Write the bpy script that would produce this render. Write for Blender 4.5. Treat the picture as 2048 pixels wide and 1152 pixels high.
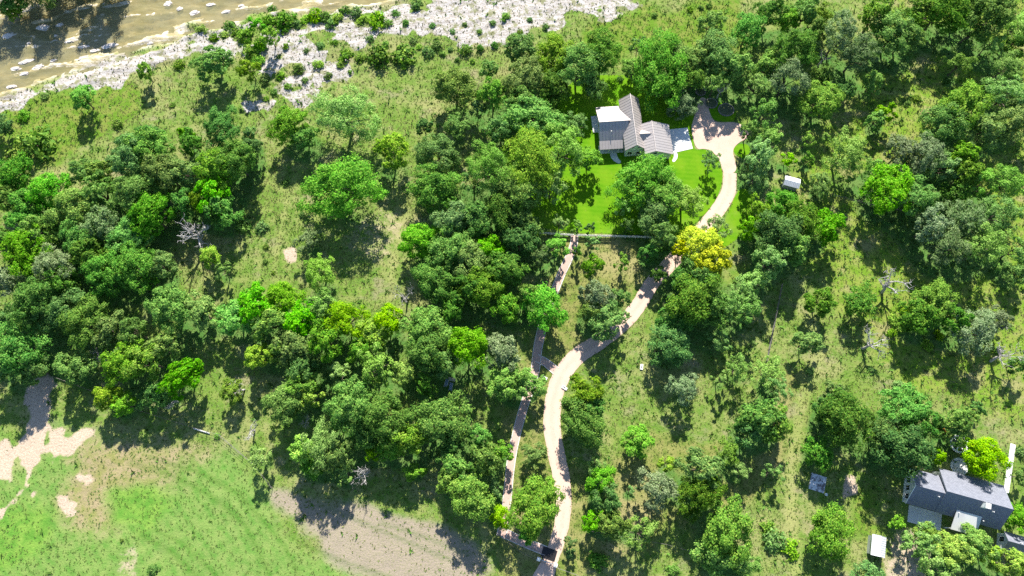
import bpy, bmesh, math, random
import numpy as np
from mathutils import Vector, Matrix

rad = math.radians
sc = bpy.context.scene
for o in list(bpy.data.objects):
    bpy.data.objects.remove(o)

# ------------------------------------------------------------------ camera
cam = bpy.data.cameras.new('camera'); camo = bpy.data.objects.new('camera', cam)
sc.collection.objects.link(camo); sc.camera = camo
camo.location = (0, 0, 150); camo.rotation_euler = (rad(17), 0, 0)
cam.sensor_width = 36; cam.lens = 1366 / 2048 * 36
cam.clip_start = 1; cam.clip_end = 6000
# ------------------------------------------------------------------ world, sun, exposure
SUN_EL, SUN_AZ = 37.0, 3.0
wd = bpy.data.worlds.new('World'); sc.world = wd; wd.use_nodes = True
nt = wd.node_tree; bg = nt.nodes['Background']
sky = nt.nodes.new('ShaderNodeTexSky'); sky.sky_type = 'NISHITA'; sky.sun_disc = False; sky.dust_density = 0.3; sky.ozone_density = 2.5
sky.sun_elevation = rad(SUN_EL); sky.sun_rotation = rad(SUN_AZ)
nt.links.new(sky.outputs[0], bg.inputs[0]); bg.inputs[1].default_value = 0.085
sl = bpy.data.lights.new('sun', 'SUN'); sl.energy = 5.0; sl.angle = rad(0.5); sl.color = (1.0, 0.95, 0.86)
so = bpy.data.objects.new('sun', sl); sc.collection.objects.link(so)
so.rotation_euler = (rad(-(90 - SUN_EL)), 0, rad(-SUN_AZ)); so.location = (0, 60, 120)
sc.view_settings.view_transform = 'Standard'; sc.view_settings.look = 'None'
sc.view_settings.gamma = 1.0; sc.view_settings.exposure = 1.40
sc.render.engine = 'CYCLES'
sc.cycles.max_bounces = 6; sc.cycles.diffuse_bounces = 3; sc.cycles.transparent_max_bounces = 8
sc.cycles.use_denoising = False

# ------------------------------------------------------------------ tables
# world coordinates in metres: x right, y away (up-slope side), z up
TREES = [
(-129.3, 124.1, 6.36, 6.17, 4.67, 'D', 'large dark green tree, second out left of the river shallows'),
(-121.0, 126.3, 6.88, 6.76, 5.08, 'D', 'large dark green tree, third out upper left of the river shallows'),
(-107.1, 127.1, 5.82, 7.99, 5.12, 'D', 'mid-sized dark green tree nearest upper left of the river shallows'),
(-115.9, 130.7, 5.67, 5.77, 4.25, 'G', 'mid-sized mid-green tree, second out upper left of the river shallows'),
(-105.2, 132.7, 4.39, 5.96, 3.81, 'G', 'mid-sized mid-green tree above the river shallows'),
(-128.6, 120.3, 2.82, 3.77, 2.43, 'G', 'small mid-green tree nearest left of the river shallows'),
(-64.6, 114.7, 2.16, 3.87, 2.48, 'B', 'small bright green tree upper left of the round lime bush'),
(-60.8, 110.5, 2.76, 4.35, 2.78, 'L', "round lime-green bush-like tree at the river's edge beside white rock"),
(-73.6, 102.4, 4.56, 5.08, 3.57, 'B', 'dense round bright green tree alone on the rocky bank casting a square shadow'),
(-64.8, 100.9, 2.97, 4.32, 2.77, 'G', 'small mid-green tree right of the round bank tree'),
(-90.8, 100.4, 2.35, 3.78, 2.42, 'B', 'small narrow bright green tree alone on the bank slope'),
(-104.6, 92.9, 3.17, 4.42, 2.83, 'B', 'small round dark tree on the bank nearest the left edge of the river'),
(-123.7, 86.1, 2.91, 3.38, 2.37, 'D', 'small dark green tree, third out upper left of the curved mown track'),
(-68.3, 82.9, 4.95, 6.95, 4.45, 'T', 'mid-sized blue-green tree below the round bank tree'),
(-78.3, 83.3, 1.92, 4.03, 2.58, 'B', 'small bright green tree, second out below the sunny riverbank'),
(-86.8, 79.0, 4.93, 6.4, 4.12, 'T', 'mid-sized blue-green tree, fourth out below the sunny riverbank'),
(-62.5, 82.3, 2.15, 4.78, 3.06, 'T', 'small blue-green tree nearest lower right of the round bank tree'),
(-39.4, 85.8, 8.02, 7.88, 5.93, 'P', 'large open feathery tree with dark limbs showing in the middle meadow'),
(-53.2, 84.5, 4.77, 5.6, 3.81, 'B', 'mid-sized bright green tree left of the open feathery tree'),
(-49.7, 82.0, 3.34, 4.46, 2.86, 'B', 'small bright green tree lower left of the open feathery tree'),
(-28.1, 77.9, 4.58, 6.0, 3.85, 'L', 'round yellow-green tree alone in the meadow strip right of the feathery tree'),
(-21.2, 85.1, 2.41, 3.97, 2.54, 'T', 'small blue-green tree nearest right of the open feathery tree'),
(-17.3, 76.8, 4.92, 6.12, 4.03, 'T', 'mid-sized blue-green tree, second out upper right of the brown dirt patch'),
(-13.1, 84.8, 3.36, 4.43, 2.85, 'T', 'small blue-green tree, second out right of the open feathery tree'),
(-13.8, 94.4, 5.32, 6.06, 4.19, 'G', 'mid-sized mid-green tree, thirteenth out lower right of the white rock flat'),
(-8.4, 90.2, 2.3, 4.57, 2.93, 'T', 'small blue-green tree, sixth out left of the shaded back lawn'),
(-4.7, 92.1, 3.84, 6.61, 4.23, 'G', 'mid-sized mid-green tree, fourth out left of the shaded back lawn'),
(-5.7, 101.2, 2.48, 3.87, 2.48, 'G', 'small mid-green tree, fifth out left of the shaded back lawn'),
(2.0, 105.9, 4.21, 5.71, 3.65, 'D', 'mid-sized dark green tree, third out upper left of the shaded back lawn'),
(10.3, 103.6, 5.16, 6.12, 4.14, 'G', 'mid-sized mid-green tree nearest upper left of the shaded back lawn'),
(15.9, 100.3, 5.58, 7.26, 4.68, 'G', 'mid-sized mid-green tree above the shaded back lawn'),
(22.3, 104.8, 4.93, 5.95, 3.99, 'G', 'mid-sized mid-green tree, second out upper right of the shaded back lawn'),
(2.9, 96.3, 5.57, 6.52, 4.44, 'G', 'mid-sized mid-green tree, second out left of the shaded back lawn'),
(2.5, 90.3, 3.84, 6.37, 4.08, 'G', 'mid-sized mid-green tree, third out left of the shaded back lawn'),
(9.8, 95.2, 4.36, 6.08, 3.89, 'D', 'mid-sized dark green tree nearest left of the shaded back lawn'),
(19.1, 96.5, 3.67, 4.94, 3.16, 'D', 'mid-sized dark green tree nearest upper right of the shaded back lawn'),
(31.7, 107.6, 2.25, 4.61, 2.95, 'T', 'small blue-green tree, fourth out upper right of the shaded back lawn'),
(35.8, 99.6, 8.28, 6.6, 5.6, 'B', 'large bright green tree, second out upper right of the brown-roofed house'),
(41.1, 102.9, 4.92, 5.59, 3.88, 'B', 'mid-sized bright green tree, second out upper left of the pink forecourt'),
(30.2, 101.4, 3.22, 3.98, 2.67, 'B', 'small bright green tree, third out upper right of the shaded back lawn'),
(44.6, 98.0, 2.7, 4.81, 3.08, 'B', 'small bright green tree nearest upper left of the pink forecourt'),
(38.1, 96.2, 3.44, 3.68, 2.69, 'D', 'small dark green tree nearest upper right of the brown-roofed house'),
(41.9, 91.6, 4.16, 3.13, 2.73, 'S', 'rounded grey-green tree against the house roof corner beside the forecourt'),
(49.9, 113.6, 3.52, 5.35, 3.42, 'G', 'small mid-green tree, fifth out above the pink forecourt'),
(50.5, 103.3, 5.39, 6.63, 4.4, 'G', 'mid-sized mid-green tree, third out above the pink forecourt'),
(53.9, 100.3, 4.39, 6.42, 4.11, 'G', 'mid-sized mid-green tree, second out above the pink forecourt'),
(58.9, 110.9, 4.73, 6.09, 3.94, 'B', 'mid-sized bright green tree, third out left of the upper-right bare tree'),
(49.6, 96.2, 2.92, 5.73, 3.66, 'P', 'small pale feathery tree nearest above the pink forecourt'),
(46.4, 104.0, 3.95, 5.66, 3.62, 'G', 'mid-sized mid-green tree, fourth out above the pink forecourt'),
(64.7, 115.8, 4.01, 6.22, 3.98, 'T', 'mid-sized blue-green tree, second out upper left of the upper-right bare tree'),
(69.6, 114.4, 3.27, 5.47, 3.5, 'L', 'small lime-green tree nearest upper left of the upper-right bare tree'),
(73.5, 116.3, 3.76, 6.41, 4.1, 'B', 'mid-sized bright green tree, third out above the upper-right bare tree'),
(78.3, 116.3, 3.04, 4.55, 2.91, 'G', 'small mid-green tree, second out above the upper-right bare tree'),
(68.9, 103.4, 5.58, 8.34, 5.34, 'T', 'mid-sized blue-green tree nearest left of the upper-right bare tree'),
(75.9, 111.4, 2.99, 5.82, 3.73, 'G', 'small mid-green tree nearest above the upper-right bare tree'),
(80.6, 108.3, 5.15, 8.02, 5.13, 'S', 'mid-sized grey-green tree nearest upper right of the upper-right bare tree'),
(84.3, 103.4, 4.87, 7.66, 4.9, 'S', 'mid-sized grey-green tree nearest right of the upper-right bare tree'),
(90.4, 106.8, 2.0, 3.74, 2.4, 'L', 'small lime-green tree, second out right of the upper-right bare tree'),
(66.7, 96.5, 5.31, 7.03, 4.5, 'S', 'mid-sized grey-green tree lower left of the upper-right bare tree'),
(62.1, 101.2, 3.68, 5.55, 3.55, 'G', 'mid-sized mid-green tree, second out left of the upper-right bare tree'),
(59.4, 95.7, 3.9, 5.32, 3.41, 'P', 'mid-sized pale feathery tree upper right of the pink forecourt'),
(74.3, 91.4, 5.07, 5.56, 3.93, 'G', 'mid-sized mid-green tree, second out below the upper-right bare tree'),
(76.4, 99.3, 2.95, 4.61, 2.95, 'D', 'small dark green tree nearest below the upper-right bare tree'),
(81.5, 94.6, 2.69, 4.16, 2.66, 'D', 'small dark green tree lower right of the upper-right bare tree'),
(88.9, 97.6, 3.08, 3.73, 2.54, 'B', 'small round bright green tree beside the bare track in the right meadow'),
(90.4, 89.0, 2.42, 4.08, 2.61, 'L', 'small lime-green tree lower left of the right meadow track'),
(88.2, 87.2, 2.54, 3.8, 2.43, 'B', 'compact bright green tree below the lime one, with a long shadow down-slope'),
(94.5, 109.5, 5.68, 7.19, 4.7, 'G', 'mid-sized mid-green tree, second out above the right meadow track'),
(90.9, 115.1, 4.5, 6.79, 4.35, 'G', 'mid-sized mid-green tree, second out upper right of the upper-right bare tree'),
(97.8, 108.9, 4.22, 6.05, 3.87, 'G', 'mid-sized mid-green tree nearest above the right meadow track'),
(104.2, 117.3, 3.8, 5.16, 3.3, 'D', 'mid-sized dark green tree, third out above the right meadow track'),
(106.8, 115.4, 6.21, 7.92, 5.16, 'D', 'large dark green tree, second out left of the top right corner'),
(113.8, 117.7, 5.02, 6.55, 4.21, 'D', 'mid-sized dark green tree nearest left of the top right corner'),
(115.5, 112.0, 3.76, 5.1, 3.27, 'P', 'mid-sized pale feathery tree, third out lower left of the top right corner'),
(117.7, 113.4, 6.15, 8.88, 5.68, 'D', 'large dark green tree nearest lower left of the top right corner'),
(125.6, 112.0, 5.24, 5.97, 4.13, 'P', 'mid-sized pale feathery tree nearest below the top right corner'),
(119.1, 107.8, 2.98, 5.89, 3.77, 'P', 'small pale feathery tree, second out lower left of the top right corner'),
(110.6, 102.2, 3.46, 4.89, 3.13, 'P', 'small pale feathery tree upper right of the right meadow track'),
(121.3, 101.1, 4.66, 5.6, 3.77, 'P', 'mid-sized pale feathery tree, third out below the top right corner'),
(125.2, 106.8, 3.22, 5.78, 3.7, 'D', 'small dark green tree, second out below the top right corner'),
(119.2, 92.3, 5.29, 6.6, 4.34, 'P', "mid-sized pale feathery tree, second out above the right edge's middle"),
(119.9, 85.8, 5.46, 6.65, 4.43, 'G', "mid-sized mid-green tree nearest above the right edge's middle"),
(101.8, 84.2, 5.68, 6.61, 4.52, 'G', 'large mid-green tree, second out lower right of the right meadow track'),
(107.7, 88.6, 5.96, 6.86, 4.72, 'G', 'large mid-green tree, second out right of the right meadow track'),
(111.6, 82.9, 4.5, 6.13, 3.92, 'G', "mid-sized mid-green tree upper left of the right edge's middle"),
(59.9, 86.2, 4.26, 7.26, 4.65, 'P', 'mid-sized pale feathery tree, second out right of the pink forecourt'),
(60.9, 81.0, 4.26, 5.64, 3.61, 'P', 'mid-sized pale feathery tree upper left of the little striped shed'),
(71.0, 81.7, 1.92, 3.55, 2.27, 'P', 'small pale feathery tree, second out above the little striped shed'),
(56.8, 83.4, 2.62, 5.16, 3.3, 'P', 'small pale feathery tree nearest right of the pink forecourt'),
(57.4, 76.0, 4.19, 7.18, 4.59, 'P', "mid-sized pale feathery tree, second out upper right of the drive's upper curve"),
(65.9, 76.9, 2.03, 3.02, 1.93, 'L', 'small lime-green tree nearest above the little striped shed'),
(70.8, 77.0, 1.55, 3.27, 2.09, 'B', 'small bright green tree nearest upper right of the little striped shed'),
(77.5, 76.3, 6.05, 7.1, 4.83, 'P', 'large pale feathery tree, second out upper right of the little striped shed'),
(72.3, 70.2, 2.93, 3.83, 2.5, 'G', 'small mid-green tree nearest right of the little striped shed'),
(57.2, 71.9, 3.75, 4.67, 3.09, 'P', "mid-sized pale feathery tree right of the drive's upper curve"),
(56.3, 75.0, 2.13, 4.05, 2.59, 'S', "small grey-green tree nearest upper right of the drive's upper curve"),
(62.5, 63.9, 4.61, 4.93, 3.54, 'B', 'mid-sized bright green tree nearest below the little striped shed'),
(65.3, 59.6, 4.74, 6.91, 4.42, 'D', 'mid-sized dark green tree, second out below the little striped shed'),
(71.2, 58.5, 4.55, 5.32, 3.63, 'B', 'mid-sized bright green tree lower right of the little striped shed'),
(59.9, 56.4, 5.14, 7.62, 4.87, 'D', 'mid-sized dark green tree, third out below the little striped shed'),
(63.2, 53.4, 4.02, 6.8, 4.35, 'G', 'mid-sized mid-green tree, fourth out below the little striped shed'),
(55.9, 62.4, 3.21, 5.49, 3.52, 'L', "small lime-green tree nearest lower right of the drive's upper curve"),
(55.1, 59.2, 3.43, 4.87, 3.11, 'B', "mid-sized bright green tree, second out lower right of the drive's upper curve"),
(57.0, 49.8, 4.42, 7.38, 4.72, 'P', 'mid-sized pale feathery tree, second out above the thin fence line'),
(54.3, 46.1, 3.78, 5.17, 3.31, 'P', 'mid-sized pale feathery tree nearest above the thin fence line'),
(85.9, 73.6, 3.29, 4.87, 3.12, 'P', 'small pale feathery tree, second out right of the little striped shed'),
(90.8, 76.9, 4.45, 6.42, 4.11, 'S', 'mid-sized grey-green tree, second out below the right meadow track'),
(95.3, 75.6, 4.64, 7.51, 4.81, 'S', 'mid-sized grey-green tree, third out below the right meadow track'),
(100.3, 73.4, 4.19, 6.18, 3.96, 'P', "mid-sized pale feathery tree, sixth out left of the right edge's middle"),
(104.8, 76.1, 3.5, 6.58, 4.21, 'G', "mid-sized mid-green tree, fourth out left of the right edge's middle"),
(105.0, 71.6, 3.94, 6.33, 4.05, 'G', "mid-sized mid-green tree, third out left of the right edge's middle"),
(85.9, 67.5, 5.94, 7.38, 4.88, 'B', 'large bright green tree, third out right of the little striped shed'),
(91.8, 65.9, 4.81, 6.58, 4.21, 'B', 'mid-sized bright green tree nearest above the forked bare tree'),
(96.0, 65.8, 3.01, 4.5, 2.88, 'P', 'small pale feathery tree, second out above the forked bare tree'),
(103.3, 67.2, 3.25, 4.81, 3.08, 'D', "small dark green tree, fifth out left of the right edge's middle"),
(108.7, 69.6, 3.94, 5.69, 3.64, 'P', "mid-sized pale feathery tree, second out left of the right edge's middle"),
(113.8, 69.2, 5.07, 6.56, 4.23, 'P', "mid-sized pale feathery tree nearest left of the right edge's middle"),
(94.3, 58.3, 4.5, 7.08, 4.53, 'S', 'mid-sized grey-green tree, second out upper right of the forked bare tree'),
(102.5, 59.7, 5.21, 6.58, 4.3, 'S', "mid-sized grey-green tree, second out lower left of the right edge's middle"),
(110.1, 61.0, 5.45, 6.53, 4.39, 'P', "large pale feathery tree nearest lower left of the right edge's middle"),
(104.8, 52.8, 5.31, 8.2, 5.24, 'P', "large pale feathery tree, third out lower left of the right edge's middle"),
(97.2, 53.7, 5.37, 6.51, 4.35, 'S', 'large grey-green tree nearest upper right of the forked bare tree'),
(113.8, 53.2, 3.83, 5.31, 3.4, 'P', "mid-sized pale feathery tree below the right edge's middle"),
(113.4, 47.9, 2.92, 4.21, 2.69, 'G', 'small mid-green tree, third out above the bare white-limbed tree'),
(68.3, 41.1, 3.55, 4.29, 2.9, 'D', 'dark tree standing alone beside the thin fence line under the big shade'),
(64.1, 32.2, 3.16, 4.32, 2.76, 'G', 'round green tree alone right of the thin fence line with a double-length shadow'),
(77.1, 41.1, 3.99, 4.37, 3.11, 'D', 'mid-sized dark green tree lower left of the forked bare tree'),
(88.8, 37.8, 4.38, 5.3, 3.55, 'D', 'mid-sized dark green tree, second out lower right of the forked bare tree'),
(92.6, 40.8, 4.84, 5.41, 3.78, 'G', 'mid-sized mid-green tree right of the forked bare tree'),
(96.3, 36.9, 3.27, 5.61, 3.59, 'D', 'mid-sized dark green tree, second out upper left of the bare white-limbed tree'),
(100.2, 34.4, 5.21, 5.58, 4.0, 'S', 'large grey-green tree nearest upper left of the bare white-limbed tree'),
(106.4, 37.2, 3.3, 4.39, 2.81, 'S', 'mid-sized grey-green tree, second out above the bare white-limbed tree'),
(109.5, 27.5, 2.38, 3.88, 2.49, 'D', 'small dark green tree right of the bare white-limbed tree'),
(55.0, 25.6, 3.65, 4.49, 3.0, 'P', 'mid-sized pale feathery tree below the thin fence line'),
(56.6, 21.9, 2.77, 4.68, 3.0, 'P', 'small pale feathery tree lower left of the lone fence-side tree'),
(52.7, 31.8, 1.1, 3.23, 2.07, 'P', 'small pale feathery tree nearest lower left of the thin fence line'),
(68.8, 21.1, 2.55, 4.43, 2.84, 'D', 'small dark green tree lower right of the lone fence-side tree'),
(68.5, 15.3, 5.76, 7.7, 4.93, 'D', 'large dark green tree nearest upper right of the concrete pad'),
(67.1, 17.0, 3.59, 4.42, 2.95, 'D', 'mid-sized dark green tree, second out above the concrete pad'),
(81.7, 18.1, 4.8, 6.38, 4.09, 'B', 'mid-sized bright green tree, second out lower right of the crooked bare tree'),
(79.6, 13.8, 2.31, 4.31, 2.76, 'S', 'small grey-green tree, second out below the crooked bare tree'),
(84.7, 14.4, 3.52, 6.47, 4.14, 'D', 'mid-sized dark green tree, second out upper left of the pale walk'),
(92.0, 14.7, 4.37, 5.86, 3.75, 'D', 'mid-sized dark green tree nearest upper left of the pale walk'),
(98.8, 17.9, 1.7, 3.45, 2.21, 'T', 'small blue-green tree above the pale walk'),
(51.0, 15.6, 4.56, 6.68, 4.28, 'D', 'mid-sized dark green tree, second out right of the silvery half-bare tree'),
(54.8, 14.1, 3.75, 5.48, 3.51, 'G', 'mid-sized mid-green tree upper left of the concrete pad'),
(48.9, 12.5, 2.91, 5.42, 3.47, 'D', 'small dark green tree, second out lower right of the silvery half-bare tree'),
(63.9, 8.5, 3.32, 4.36, 2.82, 'D', 'mid-sized dark green tree nearest above the concrete pad'),
(79.7, 9.5, 5.9, 7.7, 4.95, 'D', 'large dark green tree upper left of the dark-roofed house'),
(76.6, 12.0, 3.91, 6.61, 4.23, 'D', 'mid-sized dark green tree, second out upper right of the concrete pad'),
(89.0, 8.1, 1.88, 3.57, 2.29, 'L', 'small lime-green tree left of the pale walk'),
(96.9, 7.9, 4.96, 4.88, 3.68, 'L', 'yellow-green tree between the dark-roofed house and the pale walk'),
(54.1, 4.9, 2.28, 3.33, 2.13, 'P', 'sparse light green tree alone in the mown strip with a long shadow'),
(63.7, -7.1, 4.81, 4.8, 3.59, 'G', 'large mid-green tree left of the white shed'),
(69.8, -15.3, 3.56, 4.15, 2.86, 'T', 'mid-sized blue-green tree below the white shed'),
(81.4, -8.6, 4.4, 4.59, 3.35, 'P', 'mid-sized pale feathery tree nearest right of the white shed'),
(78.5, -4.9, 1.73, 3.2, 2.05, 'B', 'small bright green tree upper right of the white shed'),
(83.3, -7.4, 2.62, 3.66, 2.34, 'L', 'small lime-green tree lower left of the dark-roofed house'),
(87.6, -10.0, 3.99, 4.38, 3.12, 'L', 'mid-sized lime-green tree below the dark-roofed house'),
(92.8, -8.5, 3.81, 4.28, 3.01, 'L', 'mid-sized lime-green tree nearest lower right of the dark-roofed house'),
(83.7, -13.0, 3.93, 5.73, 3.67, 'P', 'mid-sized pale feathery tree, second out right of the white shed'),
(95.5, -11.1, 2.6, 3.92, 2.51, 'L', 'small lime-green tree, second out lower right of the dark-roofed house'),
(102.7, -4.1, 3.04, 3.8, 2.54, 'G', 'mid-sized mid-green tree right of the dark-roofed house'),
(98.9, -12.9, 3.55, 5.12, 3.27, 'L', 'mid-sized lime-green tree, third out lower right of the dark-roofed house'),
(105.9, 4.1, 2.06, 3.81, 2.44, 'G', 'small mid-green tree lower right of the pale walk'),
(-114.9, 71.6, 4.64, 6.17, 3.95, 'D', 'mid-sized dark green tree nearest left of the curved mown track'),
(-117.2, 66.4, 3.92, 5.5, 3.52, 'D', 'mid-sized dark green tree, third out lower left of the curved mown track'),
(-106.2, 67.1, 4.82, 6.63, 4.24, 'B', 'mid-sized bright green tree nearest lower left of the curved mown track'),
(-110.6, 64.3, 4.13, 5.73, 3.66, 'B', 'mid-sized bright green tree, second out lower left of the curved mown track'),
(-99.4, 72.3, 3.73, 5.4, 3.46, 'T', 'mid-sized blue-green tree nearest right of the curved mown track'),
(-95.5, 72.2, 3.72, 6.14, 3.93, 'G', 'mid-sized mid-green tree, second out right of the curved mown track'),
(-88.2, 74.7, 4.86, 7.6, 4.87, 'T', 'mid-sized blue-green tree, third out right of the curved mown track'),
(-84.7, 77.6, 5.37, 7.07, 4.52, 'G', 'mid-sized mid-green tree, fifth out below the sunny riverbank'),
(-75.9, 80.2, 3.07, 5.66, 3.63, 'B', 'small bright green tree, third out below the sunny riverbank'),
(-79.9, 71.3, 4.83, 7.42, 4.75, 'G', 'mid-sized mid-green tree, third out upper left of the big bare grey tree'),
(-75.3, 71.3, 4.39, 6.92, 4.43, 'G', 'mid-sized mid-green tree, third out above the big bare grey tree'),
(-68.3, 71.9, 4.84, 7.23, 4.63, 'G', 'mid-sized mid-green tree, fourth out above the big bare grey tree'),
(-63.9, 74.3, 4.86, 7.41, 4.74, 'G', 'mid-sized mid-green tree, third out upper right of the big bare grey tree'),
(-62.1, 78.6, 3.08, 4.77, 3.05, 'D', 'small dark green tree, second out lower right of the round bank tree'),
(-68.5, 66.2, 4.35, 6.91, 4.42, 'B', 'mid-sized bright green tree, second out upper right of the big bare grey tree'),
(-66.6, 62.7, 4.35, 5.82, 3.73, 'B', 'mid-sized bright green tree nearest upper right of the big bare grey tree'),
(-75.1, 65.0, 3.44, 5.87, 3.75, 'B', 'mid-sized bright green tree, second out above the big bare grey tree'),
(-71.6, 64.9, 2.98, 5.93, 3.79, 'G', 'small mid-green tree nearest above the big bare grey tree'),
(-94.2, 66.2, 4.35, 6.89, 4.41, 'G', 'mid-sized mid-green tree nearest lower right of the curved mown track'),
(-99.1, 62.2, 5.44, 6.99, 4.53, 'G', 'large mid-green tree below the curved mown track'),
(-85.8, 65.5, 5.0, 7.86, 5.03, 'T', 'mid-sized blue-green tree, fourth out upper left of the big bare grey tree'),
(-92.0, 58.3, 4.73, 7.11, 4.55, 'S', 'mid-sized grey-green tree, second out lower right of the curved mown track'),
(-81.6, 60.8, 5.41, 7.51, 4.81, 'B', 'large bright green tree, second out upper left of the big bare grey tree'),
(-86.4, 55.8, 4.74, 5.99, 3.91, 'B', 'mid-sized bright green tree left of the big bare grey tree'),
(-78.6, 64.3, 2.31, 4.49, 2.88, 'S', 'small grey-green tree nearest upper left of the big bare grey tree'),
(-110.9, 60.3, 3.87, 5.81, 3.72, 'T', 'mid-sized blue-green tree above the big bright left-edge tree'),
(-105.8, 56.5, 4.27, 6.79, 4.35, 'T', 'mid-sized blue-green tree upper right of the big bright left-edge tree'),
(-107.3, 51.5, 5.54, 7.39, 4.73, 'B', 'big bright green crown near the left edge among blue-green trees'),
(-100.6, 48.7, 4.63, 7.33, 4.69, 'S', 'mid-sized grey-green tree nearest lower right of the big bright left-edge tree'),
(-96.3, 54.7, 4.69, 7.08, 4.53, 'T', 'mid-sized blue-green tree nearest right of the big bright left-edge tree'),
(-93.3, 50.9, 4.22, 6.96, 4.46, 'T', 'mid-sized blue-green tree, second out right of the big bright left-edge tree'),
(-114.7, 56.0, 3.41, 4.96, 3.17, 'T', 'mid-sized blue-green tree upper left of the big bright left-edge tree'),
(-89.5, 47.3, 5.06, 7.36, 4.71, 'T', 'mid-sized blue-green tree, third out right of the big bright left-edge tree'),
(-83.0, 48.4, 5.06, 7.54, 4.82, 'T', 'mid-sized blue-green tree, third out lower left of the big bare grey tree'),
(-78.3, 49.5, 3.57, 5.71, 3.66, 'T', 'mid-sized blue-green tree nearest lower left of the big bare grey tree'),
(-80.9, 46.3, 2.02, 4.08, 2.61, 'B', 'small bright green tree, second out lower left of the big bare grey tree'),
(-68.2, 51.8, 2.82, 4.49, 2.88, 'L', 'small yellow-topped tree just below the big bare grey tree'),
(-65.1, 48.8, 2.25, 4.17, 2.67, 'P', 'small pale feathery tree nearest lower right of the big bare grey tree'),
(-98.5, 45.1, 3.75, 6.41, 4.1, 'T', 'mid-sized blue-green tree, second out lower right of the big bright left-edge tree'),
(-110.7, 45.5, 4.19, 6.37, 4.08, 'S', 'mid-sized grey-green tree lower left of the big bright left-edge tree'),
(-102.7, 40.2, 5.39, 8.21, 5.25, 'T', "large blue-green tree, second out upper right of the left edge's lower middle"),
(-98.0, 38.6, 5.0, 6.66, 4.26, 'T', 'mid-sized blue-green tree upper left of the lower-left bare tree'),
(-91.4, 36.3, 4.96, 7.08, 4.53, 'T', 'mid-sized blue-green tree above the lower-left bare tree'),
(-109.9, 36.9, 4.37, 5.3, 3.55, 'T', "mid-sized blue-green tree nearest upper right of the left edge's lower middle"),
(-104.8, 29.8, 5.52, 7.6, 4.86, 'T', "large blue-green tree nearest lower right of the left edge's lower middle"),
(-102.6, 26.1, 3.84, 5.65, 3.62, 'T', "mid-sized blue-green tree, second out lower right of the left edge's lower middle"),
(-108.8, 27.0, 3.86, 5.06, 3.25, 'T', "mid-sized blue-green tree below the left edge's lower middle"),
(-86.4, 33.8, 3.89, 6.14, 3.93, 'G', 'mid-sized mid-green tree nearest upper right of the lower-left bare tree'),
(-81.9, 34.1, 3.24, 6.06, 3.88, 'T', 'mid-sized blue-green tree, second out upper right of the lower-left bare tree'),
(-93.5, 26.4, 4.28, 5.25, 3.49, 'T', 'mid-sized blue-green tree lower left of the lower-left bare tree'),
(-82.6, 27.3, 4.68, 6.24, 3.99, 'G', 'mid-sized mid-green tree nearest right of the lower-left bare tree'),
(-77.7, 27.5, 4.45, 7.12, 4.56, 'G', 'mid-sized mid-green tree, second out right of the lower-left bare tree'),
(-74.5, 31.0, 3.65, 6.17, 3.95, 'G', 'mid-sized mid-green tree, third out right of the lower-left bare tree'),
(-69.8, 24.3, 4.24, 5.95, 3.81, 'B', 'mid-sized bright green tree above the white pipe'),
(-85.8, 20.3, 3.18, 4.58, 2.93, 'L', 'mid-sized lime-green tree below the lower-left bare tree'),
(-82.5, 18.8, 2.76, 4.22, 2.7, 'B', 'small bright green tree lower right of the lower-left bare tree'),
(-75.3, 20.6, 3.39, 5.14, 3.29, 'D', 'mid-sized dark green tree upper left of the white pipe'),
(-74.3, 39.0, 4.99, 6.86, 4.39, 'G', 'mid-sized mid-green tree, second out below the big bare grey tree'),
(-68.2, 38.6, 4.37, 5.71, 3.67, 'G', 'mid-sized mid-green tree nearest below the big bare grey tree'),
(-60.0, 21.5, 2.79, 3.33, 2.31, 'G', 'small mid-green tree upper left of the bare white woods-edge tree'),
(-38.8, 67.6, 8.47, 7.23, 5.89, 'B', 'largest bright green tree standing alone in the middle of the meadow'),
(-46.5, 56.0, 3.08, 4.21, 2.69, 'S', 'small grey-green tree, second out lower left of the lone meadow tree'),
(-42.7, 47.7, 4.67, 5.8, 3.83, 'P', 'mid-sized pale feathery tree lower left of the brown dirt patch'),
(-17.7, 67.9, 5.74, 6.64, 4.55, 'T', 'large blue-green tree nearest upper right of the brown dirt patch'),
(-9.0, 69.8, 3.47, 6.19, 3.96, 'P', 'mid-sized pale feathery tree, third out upper right of the brown dirt patch'),
(-13.3, 59.8, 4.52, 6.92, 4.43, 'T', 'mid-sized blue-green tree, second out right of the brown dirt patch'),
(-20.8, 55.5, 4.98, 5.46, 3.86, 'B', 'mid-sized bright green tree nearest right of the brown dirt patch'),
(-13.8, 53.2, 5.13, 7.09, 4.54, 'G', 'mid-sized mid-green tree, second out upper right of the thin bare tree'),
(-9.6, 50.2, 4.68, 6.33, 4.05, 'G', 'mid-sized mid-green tree, third out upper right of the thin bare tree'),
(-8.4, 60.3, 4.33, 5.8, 3.71, 'D', "mid-sized dark green tree, sixth out upper left of the narrow path's upper stretch"),
(-5.4, 53.1, 3.6, 5.44, 3.48, 'B', "mid-sized bright green tree, fourth out upper left of the narrow path's upper stretch"),
(-17.0, 45.7, 4.63, 6.46, 4.13, 'G', 'mid-sized mid-green tree nearest upper right of the thin bare tree'),
(-6.5, 44.4, 4.84, 6.37, 4.07, 'G', "mid-sized mid-green tree, second out left of the narrow path's upper stretch"),
(-2.3, 62.5, 4.79, 6.35, 4.06, 'D', "mid-sized dark green tree, fifth out upper left of the narrow path's upper stretch"),
(2.1, 60.6, 4.35, 5.09, 3.48, 'D', "mid-sized dark green tree, third out upper left of the narrow path's upper stretch"),
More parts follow.
